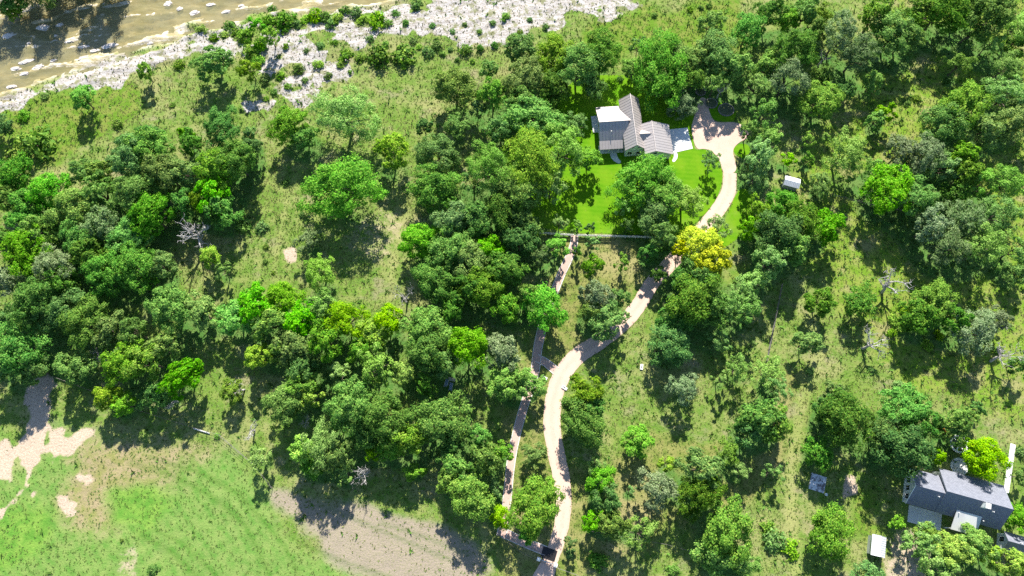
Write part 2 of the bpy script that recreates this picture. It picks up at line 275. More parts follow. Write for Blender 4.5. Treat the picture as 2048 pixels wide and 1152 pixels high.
(1.8, 55.2, 4.05, 6.28, 4.02, 'D', "mid-sized dark green tree, second out upper left of the narrow path's upper stretch"),
(-1.3, 48.1, 4.43, 6.42, 4.11, 'D', "mid-sized dark green tree nearest left of the narrow path's upper stretch"),
(-10.3, 43.5, 3.74, 6.28, 4.02, 'D', 'mid-sized dark green tree, second out upper right of the lime-topped tree'),
(-13.0, 39.1, 2.85, 5.57, 3.56, 'B', 'small bright green tree nearest upper right of the lime-topped tree'),
(-60.5, 36.9, 4.37, 5.4, 3.57, 'B', 'mid-sized bright green tree, third out lower right of the big bare grey tree'),
(-55.6, 39.6, 4.56, 6.98, 4.47, 'B', 'mid-sized bright green tree, fourth out lower right of the big bare grey tree'),
(-51.0, 41.2, 4.62, 5.54, 3.73, 'B', 'mid-sized bright green tree, fifth out lower right of the big bare grey tree'),
(-51.5, 36.0, 4.33, 6.39, 4.09, 'G', 'mid-sized mid-green tree, eighth out above the drooping bare tree'),
(-46.0, 36.4, 4.55, 6.33, 4.05, 'B', 'mid-sized bright green tree, seventh out above the drooping bare tree'),
(-41.6, 39.3, 4.36, 6.42, 4.11, 'P', 'mid-sized pale feathery tree left of the thin bare tree'),
(-36.0, 36.7, 4.78, 6.2, 3.99, 'L', 'mid-sized lime-green tree, third out lower left of the thin bare tree'),
(-39.7, 31.6, 4.48, 7.23, 4.63, 'G', 'mid-sized mid-green tree, sixth out above the drooping bare tree'),
(-46.2, 30.5, 4.49, 6.46, 4.13, 'G', 'mid-sized mid-green tree, fourth out above the drooping bare tree'),
(-50.7, 30.3, 3.03, 4.91, 3.14, 'P', 'small pale feathery tree, fifth out above the drooping bare tree'),
(-54.8, 29.0, 3.23, 5.19, 3.32, 'L', 'mid-sized lime-green tree above the bare white woods-edge tree'),
(-30.3, 33.4, 3.91, 5.25, 3.36, 'L', 'mid-sized lime-green tree, second out lower left of the thin bare tree'),
(-27.1, 36.7, 3.49, 5.28, 3.38, 'L', 'mid-sized lime-green tree nearest lower left of the thin bare tree'),
(-32.5, 30.2, 3.23, 5.49, 3.51, 'G', 'mid-sized mid-green tree left of the lime-topped tree'),
(-44.8, 26.0, 3.61, 6.14, 3.93, 'D', 'mid-sized dark green tree, third out above the drooping bare tree'),
(-18.6, 34.7, 6.06, 6.0, 4.49, 'L', 'big tree with a yellow-lime top in the centre-left woods'),
(-17.8, 29.1, 4.66, 7.6, 4.86, 'D', 'mid-sized dark green tree below the lime-topped tree'),
(-9.4, 30.9, 4.68, 7.38, 4.72, 'B', 'mid-sized bright green tree upper right of the lounge chairs'),
(-14.7, 27.3, 4.06, 5.84, 3.74, 'D', 'mid-sized dark green tree above the lounge chairs'),
(-2.4, 29.8, 4.49, 6.35, 4.06, 'S', 'mid-sized grey-green tree left of the path junction'),
(-29.0, 26.5, 4.45, 6.88, 4.4, 'P', 'mid-sized pale feathery tree lower left of the lime-topped tree'),
(-23.1, 25.3, 2.89, 4.97, 3.18, 'L', 'small lime-green tree, second out left of the lounge chairs'),
(-36.8, 25.6, 3.21, 4.88, 3.12, 'P', 'mid-sized pale feathery tree upper right of the drooping bare tree'),
(-44.6, 22.4, 3.6, 5.78, 3.7, 'B', 'mid-sized bright green tree, second out above the drooping bare tree'),
(-47.3, 19.0, 4.82, 6.19, 4.01, 'B', 'mid-sized bright green tree upper left of the drooping bare tree'),
(-42.4, 20.1, 2.53, 5.47, 3.5, 'L', 'small lime-green tree nearest above the drooping bare tree'),
(-33.4, 17.9, 5.16, 8.04, 5.14, 'G', 'large mid-green tree, second out right of the drooping bare tree'),
(-25.9, 15.7, 5.76, 7.84, 5.01, 'T', 'large blue-green tree, fourth out upper right of the bare tree above the tan field'),
(-36.1, 14.8, 2.52, 4.7, 3.01, 'B', 'small bright green tree nearest right of the drooping bare tree'),
(-18.2, 22.5, 2.54, 5.4, 3.46, 'G', 'small mid-green tree nearest left of the lounge chairs'),
(-14.4, 15.4, 5.8, 6.67, 4.59, 'D', 'large dark green tree nearest below the lounge chairs'),
(-39.8, 11.9, 2.5, 4.66, 2.98, 'P', 'small pale feathery tree nearest lower right of the drooping bare tree'),
(-21.1, 11.6, 4.13, 6.12, 3.92, 'L', 'mid-sized lime-green tree, third out upper right of the bare tree above the tan field'),
(-1.3, 23.1, 4.24, 5.48, 3.54, 'B', "left half of the twin bright green crown beside the drive's lower bend"),
(3.4, 23.0, 3.63, 4.49, 2.99, 'B', 'right half of the twin bright green crown overhanging the narrow path'),
(-4.5, 71.5, 6.63, 8.55, 5.55, 'P', 'large pale feathery tree, fifth out lower left of the shaded back lawn'),
(-2.8, 83.1, 3.56, 5.79, 3.71, 'T', 'mid-sized blue-green tree, fourth out lower left of the shaded back lawn'),
(5.0, 86.1, 6.43, 6.21, 4.71, 'B', 'large bright green tree nearest lower left of the shaded back lawn'),
(11.4, 76.9, 6.49, 7.94, 5.29, 'P', 'large pale feathery tree, second out lower left of the shaded back lawn'),
(4.4, 73.6, 6.88, 8.81, 5.75, 'G', 'large mid-green tree, third out lower left of the shaded back lawn'),
(1.1, 67.1, 5.72, 7.12, 4.69, 'G', 'large mid-green tree, third out upper left of the white lawn fence'),
(18.0, 76.5, 3.08, 4.29, 2.75, 'B', 'small bright green tree lower left of the brown-roofed house'),
(15.2, 85.4, 3.37, 4.05, 2.76, 'P', 'small pale feathery tree below the shaded back lawn'),
(9.0, 68.5, 3.69, 6.33, 4.05, 'P', 'mid-sized pale feathery tree, second out upper left of the white lawn fence'),
(29.9, 70.0, 6.72, 5.8, 4.7, 'B', 'dark left crown of the big tree group in front of the house'),
(34.3, 66.5, 5.76, 5.82, 4.31, 'B', 'bright middle crown of the big tree group in front of the house'),
(40.1, 65.3, 5.54, 5.18, 4.01, 'P', 'pale right crown of the big tree group in front of the house'),
(33.1, 62.6, 5.06, 4.93, 3.73, 'D', 'mid-sized dark green tree, third out right of the white lawn fence'),
(25.6, 64.0, 2.31, 4.59, 2.94, 'P', 'small pale feathery tree upper right of the white lawn fence'),
(26.7, 59.9, 1.61, 3.64, 2.33, 'T', 'small blue-green tree, second out right of the white lawn fence'),
(47.5, 76.4, 2.62, 3.48, 2.27, 'P', "small pale sapling alone on the bright lawn inside the drive's curve"),
(47.1, 58.7, 3.43, 4.81, 3.08, 'P', 'mid-sized pale feathery tree upper right of the golden yellow tree'),
(41.9, 54.2, 4.71, 6.47, 4.14, 'Y', 'upper half of the golden yellow tree over the drive'),
(44.4, 49.6, 4.42, 7.42, 4.75, 'Y', 'lower half of the golden yellow tree over the drive'),
(37.9, 52.7, 2.48, 5.01, 3.2, 'Y', 'small golden yellow tree nearest left of the golden yellow tree'),
(33.9, 55.9, 3.37, 6.53, 4.18, 'T', 'mid-sized blue-green tree, second out left of the golden yellow tree'),
(31.3, 53.1, 2.49, 4.36, 2.79, 'B', "small bright green tree above the drive's shaded middle"),
(33.3, 47.5, 2.25, 3.82, 2.44, 'D', "small dark green tree upper right of the drive's shaded middle"),
(38.3, 46.0, 3.34, 4.85, 3.1, 'D', 'mid-sized dark green tree lower left of the golden yellow tree'),
(11.0, 60.2, 2.3, 4.23, 2.71, 'P', 'small pale feathery tree, second out left of the white lawn fence'),
(15.1, 59.4, 1.73, 3.55, 2.27, 'P', 'small pale feathery tree nearest left of the white lawn fence'),
(17.9, 59.0, 1.26, 3.93, 2.51, 'T', 'small blue-green tree nearest upper left of the white lawn fence'),
(9.9, 54.1, 3.38, 5.49, 3.51, 'P', "mid-sized pale feathery tree, second out above the narrow path's upper stretch"),
(6.8, 52.1, 2.72, 4.29, 2.75, 'T', "small blue-green tree nearest above the narrow path's upper stretch"),
(18.5, 55.5, 1.94, 3.73, 2.39, 'P', 'small pale feathery tree nearest lower left of the white lawn fence'),
(18.2, 49.5, 2.69, 4.92, 3.15, 'G', 'small mid-green tree below the white lawn fence'),
(25.1, 50.6, 2.27, 3.51, 2.24, 'P', 'small pale feathery tree lower right of the white lawn fence'),
(15.0, 53.7, 1.26, 3.06, 1.96, 'T', 'small blue-green tree, second out lower left of the white lawn fence'),
(-0.5, 51.7, 1.81, 4.08, 2.61, 'B', "small bright green tree nearest upper left of the narrow path's upper stretch"),
(6.8, 40.1, 5.27, 5.38, 3.96, 'B', 'bright green tree over the narrow brick path above its junction'),
(3.5, 42.7, 2.88, 4.96, 3.18, 'G', "small mid-green tree nearest lower left of the narrow path's upper stretch"),
(-1.3, 40.0, 3.51, 5.5, 3.52, 'G', "mid-sized mid-green tree, second out lower left of the narrow path's upper stretch"),
(18.9, 42.3, 3.97, 5.59, 3.58, 'S', "mid-sized grey-green tree, second out left of the drive's shaded middle"),
(20.5, 36.5, 4.59, 5.15, 3.6, 'G', "mid-sized mid-green tree lower left of the drive's shaded middle"),
(24.1, 42.4, 2.23, 3.8, 2.43, 'G', "small mid-green tree nearest left of the drive's shaded middle"),
(17.2, 38.8, 2.64, 4.66, 2.98, 'G', "small mid-green tree lower right of the narrow path's upper stretch"),
(38.8, 40.4, 5.82, 8.31, 5.32, 'D', "large dark green tree right of the drive's shaded middle"),
(35.9, 36.8, 4.16, 4.95, 3.35, 'D', "mid-sized dark green tree lower right of the drive's shaded middle"),
(43.6, 39.8, 4.14, 6.46, 4.14, 'D', 'mid-sized dark green tree, second out below the golden yellow tree'),
(34.1, 31.4, 4.75, 5.31, 3.72, 'D', 'mid-sized dark green tree above the silvery half-bare tree'),
(41.4, 46.0, 3.96, 6.98, 4.46, 'D', 'mid-sized dark green tree nearest below the golden yellow tree'),
(47.1, 40.0, 3.49, 6.35, 4.07, 'P', 'mid-sized pale feathery tree, third out upper left of the thin fence line'),
(51.2, 38.9, 4.16, 5.64, 3.61, 'P', 'mid-sized pale feathery tree nearest upper left of the thin fence line'),
(51.5, 43.7, 3.32, 5.45, 3.49, 'P', 'mid-sized pale feathery tree, second out upper left of the thin fence line'),
(45.1, 32.6, 2.84, 3.77, 2.45, 'P', 'small pale feathery tree left of the thin fence line'),
(36.4, 22.1, 3.62, 4.75, 3.06, 'S', 'silvery half-bare tree alone in the mown glade'),
(48.7, 26.5, 3.01, 4.33, 2.77, 'P', 'small pale feathery tree, second out lower left of the thin fence line'),
(44.7, 24.0, 2.15, 3.85, 2.46, 'P', 'small pale feathery tree nearest right of the silvery half-bare tree'),
(15.0, 20.8, 4.44, 5.41, 3.61, 'G', "mid-sized mid-green tree upper right of the drive's lower bend"),
(14.6, 14.7, 4.79, 5.87, 3.9, 'G', "mid-sized mid-green tree nearest right of the drive's lower bend"),
(16.6, 17.7, 3.37, 4.92, 3.15, 'T', "mid-sized blue-green tree, second out right of the drive's lower bend"),
(26.2, 11.3, 3.44, 4.39, 2.88, 'B', 'upright bright green tree alone in the glade right of the drive'),
(4.4, 8.3, 2.92, 3.48, 2.41, 'G', "small mid-green tree nearest lower left of the drive's lower bend"),
(4.6, -1.6, 5.41, 6.45, 4.35, 'G', "large mid-green tree lower left of the drive's lowest stretch"),
(3.1, -7.6, 1.82, 3.37, 2.16, 'B', 'small bright green tree nearest upper left of the gate'),
(17.7, 6.3, 2.28, 3.85, 2.47, 'P', "small pale feathery tree upper right of the drive's lowest stretch"),
(18.0, 3.1, 3.28, 4.53, 2.9, 'B', "mid-sized bright green tree nearest right of the drive's lowest stretch"),
(19.4, -0.6, 3.24, 5.11, 3.27, 'D', "mid-sized dark green tree, second out right of the drive's lowest stretch"),
(24.4, 1.1, 1.44, 3.63, 2.32, 'P', 'small pale feathery tree below the lone glade tree'),
(29.5, 1.5, 4.25, 6.05, 3.87, 'S', 'mid-sized grey-green tree, second out lower right of the lone glade tree'),
(32.4, 6.7, 2.08, 3.85, 2.46, 'L', 'small lime-green tree nearest lower right of the lone glade tree'),
(38.3, 5.4, 4.45, 7.06, 4.52, 'G', 'mid-sized mid-green tree, third out lower right of the lone glade tree'),
(37.9, 0.7, 4.64, 6.11, 3.91, 'D', 'mid-sized dark green tree, fourth out lower right of the lone glade tree'),
(44.9, 8.9, 2.91, 4.26, 2.72, 'P', 'small pale feathery tree nearest lower right of the silvery half-bare tree'),
(47.1, 5.1, 2.68, 4.09, 2.62, 'P', 'small pale feathery tree left of the concrete pad'),
(16.6, -4.3, 2.63, 4.28, 2.74, 'B', "small bright green tree nearest lower right of the drive's lowest stretch"),
(19.8, -5.2, 3.2, 5.56, 3.56, 'G', "mid-sized mid-green tree, second out lower right of the drive's lowest stretch"),
(25.6, -6.9, 3.8, 5.15, 3.3, 'P', "mid-sized pale feathery tree, third out lower right of the drive's lowest stretch"),
(42.7, -6.7, 5.73, 6.77, 4.59, 'G', 'large mid-green tree, third out lower left of the concrete pad'),
(40.4, -10.7, 4.37, 4.73, 3.38, 'G', 'mid-sized mid-green tree, fifth out lower left of the concrete pad'),
(46.4, -13.1, 3.35, 5.12, 3.28, 'P', 'mid-sized pale feathery tree, fourth out lower left of the concrete pad'),
(11.9, -8.7, 1.31, 2.96, 1.89, 'T', 'small blue-green tree upper right of the gate'),
(-52.3, 7.3, 3.11, 4.03, 2.64, 'P', 'mid-sized pale feathery tree below the bare white woods-edge tree'),
(-39.2, 10.1, 4.9, 7.35, 4.7, 'P', 'large pale feathery tree, second out lower right of the drooping bare tree'),
(-42.6, 9.0, 3.5, 5.76, 3.69, 'L', 'mid-sized lime-green tree nearest below the drooping bare tree'),
(-41.4, 6.1, 2.68, 4.66, 2.98, 'B', 'small bright green tree, second out below the drooping bare tree'),
(-35.6, 8.0, 3.27, 6.37, 4.08, 'G', 'mid-sized mid-green tree upper left of the bare tree above the tan field'),
(-34.4, 4.3, 2.47, 4.11, 2.63, 'P', 'small pale feathery tree left of the bare tree above the tan field'),
(-25.1, 10.1, 3.11, 5.15, 3.3, 'B', 'mid-sized bright green tree, second out upper right of the bare tree above the tan field'),
(-28.9, 8.5, 1.76, 4.45, 2.85, 'L', 'small lime-green tree nearest upper right of the bare tree above the tan field'),
(-20.1, 5.1, 2.28, 3.52, 2.25, 'B', 'small bright green tree nearest right of the bare tree above the tan field'),
(-11.7, 6.2, 3.48, 5.61, 3.59, 'G', 'mid-sized mid-green tree, third out below the lounge chairs'),
(-12.5, 3.1, 3.27, 5.13, 3.28, 'G', 'mid-sized mid-green tree, second out right of the bare tree above the tan field'),
(-8.3, 0.3, 4.64, 6.03, 3.88, 'G', "mid-sized mid-green tree, second out left of the drive's lowest stretch"),
(-7.1, 12.1, 2.7, 5.1, 3.27, 'B', 'small bright green tree lower right of the lounge chairs'),
(-4.9, 7.4, 3.28, 6.05, 3.87, 'G', "mid-sized mid-green tree, third out lower left of the drive's lower bend"),
(-2.1, 8.8, 2.5, 3.88, 2.48, 'G', "small mid-green tree, second out lower left of the drive's lower bend"),
(-3.9, 1.7, 2.26, 3.88, 2.48, 'T', "small blue-green tree nearest left of the drive's lowest stretch"),
(-2.2, -3.9, 2.62, 4.64, 2.97, 'L', 'small lime-green tree, second out upper left of the gate'),
(-12.3, 10.3, 2.69, 5.19, 3.32, 'D', 'small dark green tree, second out below the lounge chairs'),
(-30.6, 12.1, 3.12, 5.13, 3.28, 'D', 'mid-sized dark green tree above the bare tree above the tan field'),
]
SHRUBS = [
(-80.6, 115.9, 1.68, 'L', 'small lime-green shrub, third out above the round bank tree'),
(-76.9, 113.5, 1.8, 'G', 'small mid-green shrub nearest above the round bank tree'),
(-73.6, 117.3, 1.94, 'D', 'small dark green shrub, fourth out above the round bank tree'),
(-68.6, 113.9, 2.83, 'B', 'small bright green shrub nearest left of the round lime bush'),
(-66.8, 108.9, 2.55, 'G', 'small mid-green shrub, second out lower left of the round lime bush'),
(-64.7, 106.5, 1.78, 'L', 'small lime-green shrub, third out lower left of the round lime bush'),
(-63.3, 122.8, 1.44, 'D', 'small dark green shrub, second out above the round lime bush'),
(-58.9, 118.3, 3.36, 'G', 'small mid-green shrub nearest upper right of the round lime bush'),
(-51.2, 119.9, 2.47, 'L', 'small lime-green shrub, fourth out upper right of the round lime bush'),
(-44.0, 121.7, 1.7, 'D', 'small dark green shrub, fifth out left of the white rock flat'),
(-40.9, 121.0, 1.95, 'D', 'small dark green shrub, fourth out left of the white rock flat'),
(-35.2, 118.5, 2.85, 'L', 'small lime-green shrub, second out left of the white rock flat'),
(-47.1, 117.9, 2.07, 'G', 'small mid-green shrub, fourth out right of the round lime bush'),
(-25.1, 123.5, 1.96, 'D', 'small dark green shrub upper right of the white rock flat'),
(-20.6, 117.0, 1.17, 'T', 'small blue-green shrub, third out lower right of the white rock flat'),
(-27.5, 117.7, 1.17, 'T', 'small blue-green shrub nearest lower right of the white rock flat'),
(-33.8, 107.3, 3.8, 'D', 'mid-sized dark green shrub, fourth out lower left of the white rock flat'),
(-28.1, 107.5, 4.05, 'D', 'mid-sized dark green shrub below the white rock flat'),
(-42.5, 107.8, 2.29, 'G', 'small mid-green shrub, fourth out above the open feathery tree'),
(-38.7, 107.1, 1.78, 'G', 'small mid-green shrub, fifth out lower left of the white rock flat'),
(-21.6, 108.8, 1.91, 'D', 'small dark green shrub, fifth out lower right of the white rock flat'),
(-17.8, 108.5, 1.02, 'T', 'small blue-green shrub, seventh out lower right of the white rock flat'),
(-19.2, 111.0, 1.67, 'G', 'small mid-green shrub, sixth out lower right of the white rock flat'),
(-15.9, 109.8, 0.9, 'T', 'small blue-green shrub, eighth out lower right of the white rock flat'),
(-11.9, 109.6, 1.92, 'G', 'small mid-green shrub, tenth out lower right of the white rock flat'),
(-54.2, 103.8, 1.77, 'D', 'small dark green shrub, second out lower right of the round lime bush'),
(-49.3, 105.3, 1.65, 'L', 'small lime-green shrub, third out lower right of the round lime bush'),
(-41.1, 103.1, 0.76, 'G', 'small mid-green shrub, second out above the open feathery tree'),
(-8.2, 110.1, 1.28, 'T', 'small blue-green shrub, twelfth out lower right of the white rock flat'),
(-4.4, 111.1, 1.28, 'T', 'small blue-green shrub, fifth out right of the white rock flat'),
(-121.4, 90.3, 2.1, 'B', 'small bright green shrub, second out upper left of the curved mown track'),
(-115.9, 82.3, 5.08, 'G', 'mid-sized mid-green shrub nearest upper left of the curved mown track'),
(-121.3, 79.6, 2.91, 'L', 'small lime-green shrub, second out left of the curved mown track'),
(-117.3, 96.1, 1.38, 'G', 'small mid-green shrub above the curved mown track'),
(-85.0, 93.7, 1.0, 'G', 'small mid-green shrub nearest below the sunny riverbank'),
(-97.3, 88.3, 1.73, 'G', 'small mid-green shrub lower left of the sunny riverbank'),
(-84.5, 105.3, 1.78, 'G', 'small mid-green shrub upper right of the sunny riverbank'),
(46.5, 122.0, 1.05, 'G', 'small mid-green shrub, sixth out above the pink forecourt'),
(49.5, 122.6, 0.92, 'G', 'small mid-green shrub, seventh out above the pink forecourt'),
(51.6, 123.2, 1.05, 'G', 'small mid-green shrub, eighth out above the pink forecourt'),
(37.3, 120.4, 1.04, 'G', 'small mid-green shrub, fifth out upper right of the shaded back lawn'),
(27.3, 100.9, 1.01, 'D', 'small dark green shrub right of the shaded back lawn'),
(-58.9, 60.8, 1.88, 'T', 'small blue-green shrub, third out right of the big bare grey tree'),
(-63.3, 60.7, 2.34, 'P', 'small pale feathery shrub nearest right of the big bare grey tree'),
(-62.9, 63.7, 1.06, 'G', 'small mid-green shrub, second out right of the big bare grey tree'),
(-49.7, 64.0, 0.95, 'T', 'small blue-green shrub nearest lower left of the lone meadow tree'),
(-54.5, 72.2, 1.08, 'G', 'small mid-green shrub left of the lone meadow tree'),
(-57.4, 55.9, 0.93, 'G', 'small mid-green shrub, fourth out right of the big bare grey tree'),
(-57.2, 52.3, 0.81, 'G', 'small mid-green shrub, fifth out right of the big bare grey tree'),
(-55.2, 49.5, 0.69, 'G', 'small mid-green shrub, second out lower right of the big bare grey tree'),
(-104.1, 27.0, 1.43, 'L', "small lime-green shrub, third out lower right of the left edge's lower middle"),
(-63.3, 12.5, 0.86, 'P', 'small pale feathery shrub right of the white pipe'),
(109.8, 100.5, 1.26, 'T', 'small blue-green shrub nearest right of the right meadow track'),
(101.5, 95.6, 1.37, 'G', 'small mid-green shrub nearest lower right of the right meadow track'),
(98.7, 94.3, 1.12, 'G', 'small mid-green shrub nearest below the right meadow track'),
(65.7, 26.5, 1.21, 'P', 'small pale feathery shrub below the lone fence-side tree'),
(85.0, 23.4, 1.42, 'P', 'small pale feathery shrub nearest lower right of the crooked bare tree'),
(11.9, -11.0, 1.23, 'T', 'small blue-green shrub nearest right of the gate'),
(17.4, -12.5, 2.23, 'T', 'small blue-green shrub, second out right of the gate'),
(32.6, -14.2, 1.42, 'P', 'small pale feathery shrub, third out right of the gate'),
(53.8, -8.4, 2.66, 'P', 'small pale feathery shrub, second out lower left of the concrete pad'),
(57.2, -10.4, 2.24, 'L', 'small lime-green shrub below the concrete pad'),
(52.7, -6.1, 1.65, 'L', 'small lime-green shrub nearest lower left of the concrete pad'),
(42.3, -1.6, 1.25, 'G', 'small mid-green shrub, fifth out lower right of the lone glade tree'),
(-72.9, -14.2, 1.32, 'T', 'small blue-green shrub below the white pipe'),
(-80.4, -8.7, 0.51, 'G', 'small mid-green shrub lower left of the white pipe'),
(108.5, 8.9, 1.38, 'D', 'small dark green shrub right of the pale walk'),
(108.5, 31.2, 1.33, 'G', 'small mid-green shrub nearest above the bare white-limbed tree'),
(26.5, 59.3, 0.94, 'G', 'small mid-green shrub nearest right of the white lawn fence'),
(79.6, 26.8, 0.99, 'G', 'small mid-green shrub nearest below the crooked bare tree'),
(86.2, 38.1, 1.8, 'L', 'small lime-green shrub below the forked bare tree'),
(87.1, 36.3, 1.57, 'L', 'small lime-green shrub, second out upper right of the crooked bare tree'),
(85.3, 35.2, 1.34, 'L', 'small lime-green shrub nearest upper right of the crooked bare tree'),
(89.0, 40.4, 1.36, 'L', 'small lime-green shrub nearest lower right of the forked bare tree'),
(92.9, 32.3, 1.56, 'L', 'small lime-green shrub right of the crooked bare tree'),
(95.8, 34.6, 1.34, 'L', 'small lime-green shrub left of the bare white-limbed tree'),
(-71.5, 115.2, 1.81, 'G', 'small mid-green shrub, second out left of the round lime bush'),
(-74.7, 114.4, 1.55, 'L', 'small lime-green shrub, second out above the round bank tree'),
(-64.5, 110.9, 2.05, 'L', 'small lime-green shrub nearest lower left of the round lime bush'),
(-63.4, 118.2, 1.94, 'G', 'small mid-green shrub nearest above the round lime bush'),
(-56.2, 117.9, 1.94, 'G', 'small mid-green shrub, second out upper right of the round lime bush'),
(-53.8, 119.2, 1.69, 'L', 'small lime-green shrub, third out upper right of the round lime bush'),
(-48.6, 119.8, 1.95, 'D', 'small dark green shrub, third out right of the round lime bush'),
(-45.7, 119.2, 1.82, 'L', 'small lime-green shrub, sixth out left of the white rock flat'),
(-38.8, 118.9, 1.82, 'L', 'small lime-green shrub, third out left of the white rock flat'),
(-32.3, 117.7, 1.56, 'G', 'small mid-green shrub nearest lower left of the white rock flat'),
(-30.5, 121.2, 1.43, 'T', 'small blue-green shrub nearest left of the white rock flat'),
(-49.3, 110.9, 1.15, 'T', 'small blue-green shrub, second out right of the round lime bush'),
(-58.2, 110.6, 1.03, 'G', 'small mid-green shrub nearest lower right of the round lime bush'),
(-52.8, 109.4, 1.02, 'T', 'small blue-green shrub nearest right of the round lime bush'),
(-45.7, 111.8, 1.16, 'G', 'small mid-green shrub, fifth out right of the round lime bush'),
(-36.6, 112.9, 1.29, 'G', 'small mid-green shrub, third out lower left of the white rock flat'),
(-32.6, 111.5, 1.16, 'L', 'small lime-green shrub, second out lower left of the white rock flat'),
(-25.6, 112.3, 1.29, 'G', 'small mid-green shrub, second out lower right of the white rock flat'),
(-23.9, 110.6, 1.03, 'L', 'small lime-green shrub, fourth out lower right of the white rock flat'),
(-58.6, 101.9, 1.52, 'L', 'small lime-green shrub nearest below the round lime bush'),
(-62.5, 100.7, 1.64, 'G', 'small mid-green shrub, second out below the round lime bush'),
(-59.7, 97.3, 1.25, 'G', 'small mid-green shrub, fourth out below the round lime bush'),
(-56.5, 98.8, 1.13, 'L', 'small lime-green shrub, third out below the round lime bush'),
(-52.2, 100.5, 1.13, 'G', 'small mid-green shrub upper left of the open feathery tree'),
(-61.8, 95.4, 1.0, 'G', 'small mid-green shrub, fifth out below the round lime bush'),
(-46.6, 101.9, 1.26, 'G', 'small mid-green shrub nearest above the open feathery tree'),
(-43.7, 105.1, 1.4, 'L', 'small lime-green shrub, third out above the open feathery tree'),
(-15.4, 115.2, 1.03, 'T', 'small blue-green shrub nearest right of the white rock flat'),
(-12.2, 117.4, 0.91, 'G', 'small mid-green shrub, second out right of the white rock flat'),
(-8.5, 115.2, 1.03, 'L', 'small lime-green shrub, third out right of the white rock flat'),
(-5.1, 117.8, 1.04, 'T', 'small blue-green shrub, fourth out right of the white rock flat'),
(-1.8, 119.6, 1.56, 'L', 'small lime-green shrub, sixth out right of the white rock flat'),
(2.1, 115.2, 1.03, 'G', 'small mid-green shrub, fourth out upper left of the shaded back lawn'),
(4.7, 118.9, 0.91, 'T', 'small blue-green shrub, fifth out upper left of the shaded back lawn'),
(8.8, 116.6, 1.17, 'G', 'small mid-green shrub, second out upper left of the shaded back lawn'),
(-10.1, 106.4, 1.02, 'L', 'small lime-green shrub, eleventh out lower right of the white rock flat'),
(-13.9, 106.8, 0.89, 'G', 'small mid-green shrub, ninth out lower right of the white rock flat'),
]
DEAD = [
(-72.7, 57.1, 5.24, 6.74, 'large bare grey-white tree with tangled branches in the left woods'),
(-90.2, 29.3, 3.48, 5.2, 'bare grey tree with pale twigs between blue-green trees at lower left'),
(-23.7, 43.2, 2.91, 4.71, 'thin bare grey tree at the edge of the centre meadow'),
(84.7, 44.7, 4.47, 6.06, 'forked bare tree with a thick pale trunk in the right meadow'),
(78.2, 31.7, 3.71, 5.4, 'low bare tree with crooked white limbs below a dark tree'),
(106.3, 28.8, 3.91, 5.57, 'bare white-limbed tree by the right edge with a branching shadow'),
(-31.0, 4.7, 2.91, 4.7, "bare grey tree at the woods' lower edge above the tan field"),
(-44.0, 15.4, 2.13, 4.03, 'small drooping bare grey tree in the dark gap of the lower woods'),
(-55.5, 13.7, 2.33, 4.2, "bare white tree at the woods' lower left edge"),
(-58.6, 22.5, 2.37, 4.24, 'toppled grey trunk with bare limbs beside a small round tree'),
(77.9, 105.0, 2.51, 4.36, 'small grey leafless tree wedged in the upper right woods'),
(51.4, 95.6, 1.98, 3.9, 'small bare grey branches above the paved forecourt'),
(106.1, 35.8, 2.87, 4.67, 'grey twiggy half-bare tree beside a grey-green crown'),
(-72.9, 19.9, 2.15, 4.04, "bare grey twigs under the lime-green tree at the woods' corner"),
]
WATER = [(-173.73, 77.43), (-140.63, 91.97), (-129.03, 96.11), (-124.47, 98.43), (-121.04, 100.17), (-116.22, 102.81), (-110.43, 104.58), (-106.2, 106.67), (-102.07, 109.51), (-93.65, 111.78), (-87.15, 113.3), (-84.11, 115.76), (-86.11, 118.85), (-83.84, 119.47), (-77.46, 116.68), (-71.72, 118.85), (-69.26, 122.6), (-63.79, 123.23), (-56.3, 121.97), (-47.93, 122.6), (-42.77, 124.17), (-33.55, 124.49), (-27.73, 127.35), (-16.84, 142.07), (10.9, 177.4), (-232.88, 177.4)]
ROCKS = [(-145.77, 89.49), (-128.01, 93.44), (-120.92, 95.44), (-112.69, 98.32), (-105.13, 98.32), (-100.43, 100.36), (-94.44, 102.4), (-88.35, 104.17), (-79.96, 108.03), (-73.7, 109.23), (-69.77, 108.63), (-66.84, 105.35), (-65.07, 95.16), (-57.98, 93.16), (-53.1, 94.44), (-51.09, 100.21), (-42.19, 99.48), (-39.42, 105.35), (-41.64, 109.83), (-32.81, 112.85), (-22.5, 113.46), (-15.98, 111.34), (-8.2, 108.33), (-3.09, 110.43), (0.78, 114.99), (7.54, 116.83), (15.05, 115.6), (16.74, 120.55), (26.96, 120.86), (35.08, 125.57), (50.6, 138.18), (-16.87, 144.85), (-27.62, 126.84), (-33.41, 123.99), (-42.6, 123.68), (-55.55, 121.48), (-66.17, 122.74), (-71.43, 118.37), (-77.15, 116.21), (-83.51, 118.99), (-85.77, 118.37), (-83.78, 115.29), (-93.28, 111.34), (-101.66, 109.08), (-109.99, 104.17), (-115.76, 102.4), (-123.98, 98.03), (-128.51, 95.73), (-145.77, 89.49)]
ROCK2 = [(-38.17, 115.91), (-1.85, 125.26), (35.25, 128.44), (28.31, 121.8), (16.44, 118.99), (14.4, 115.6), (7.29, 117.45), (-1.81, 114.38), (-10.84, 112.09), (-22.53, 114.38)]
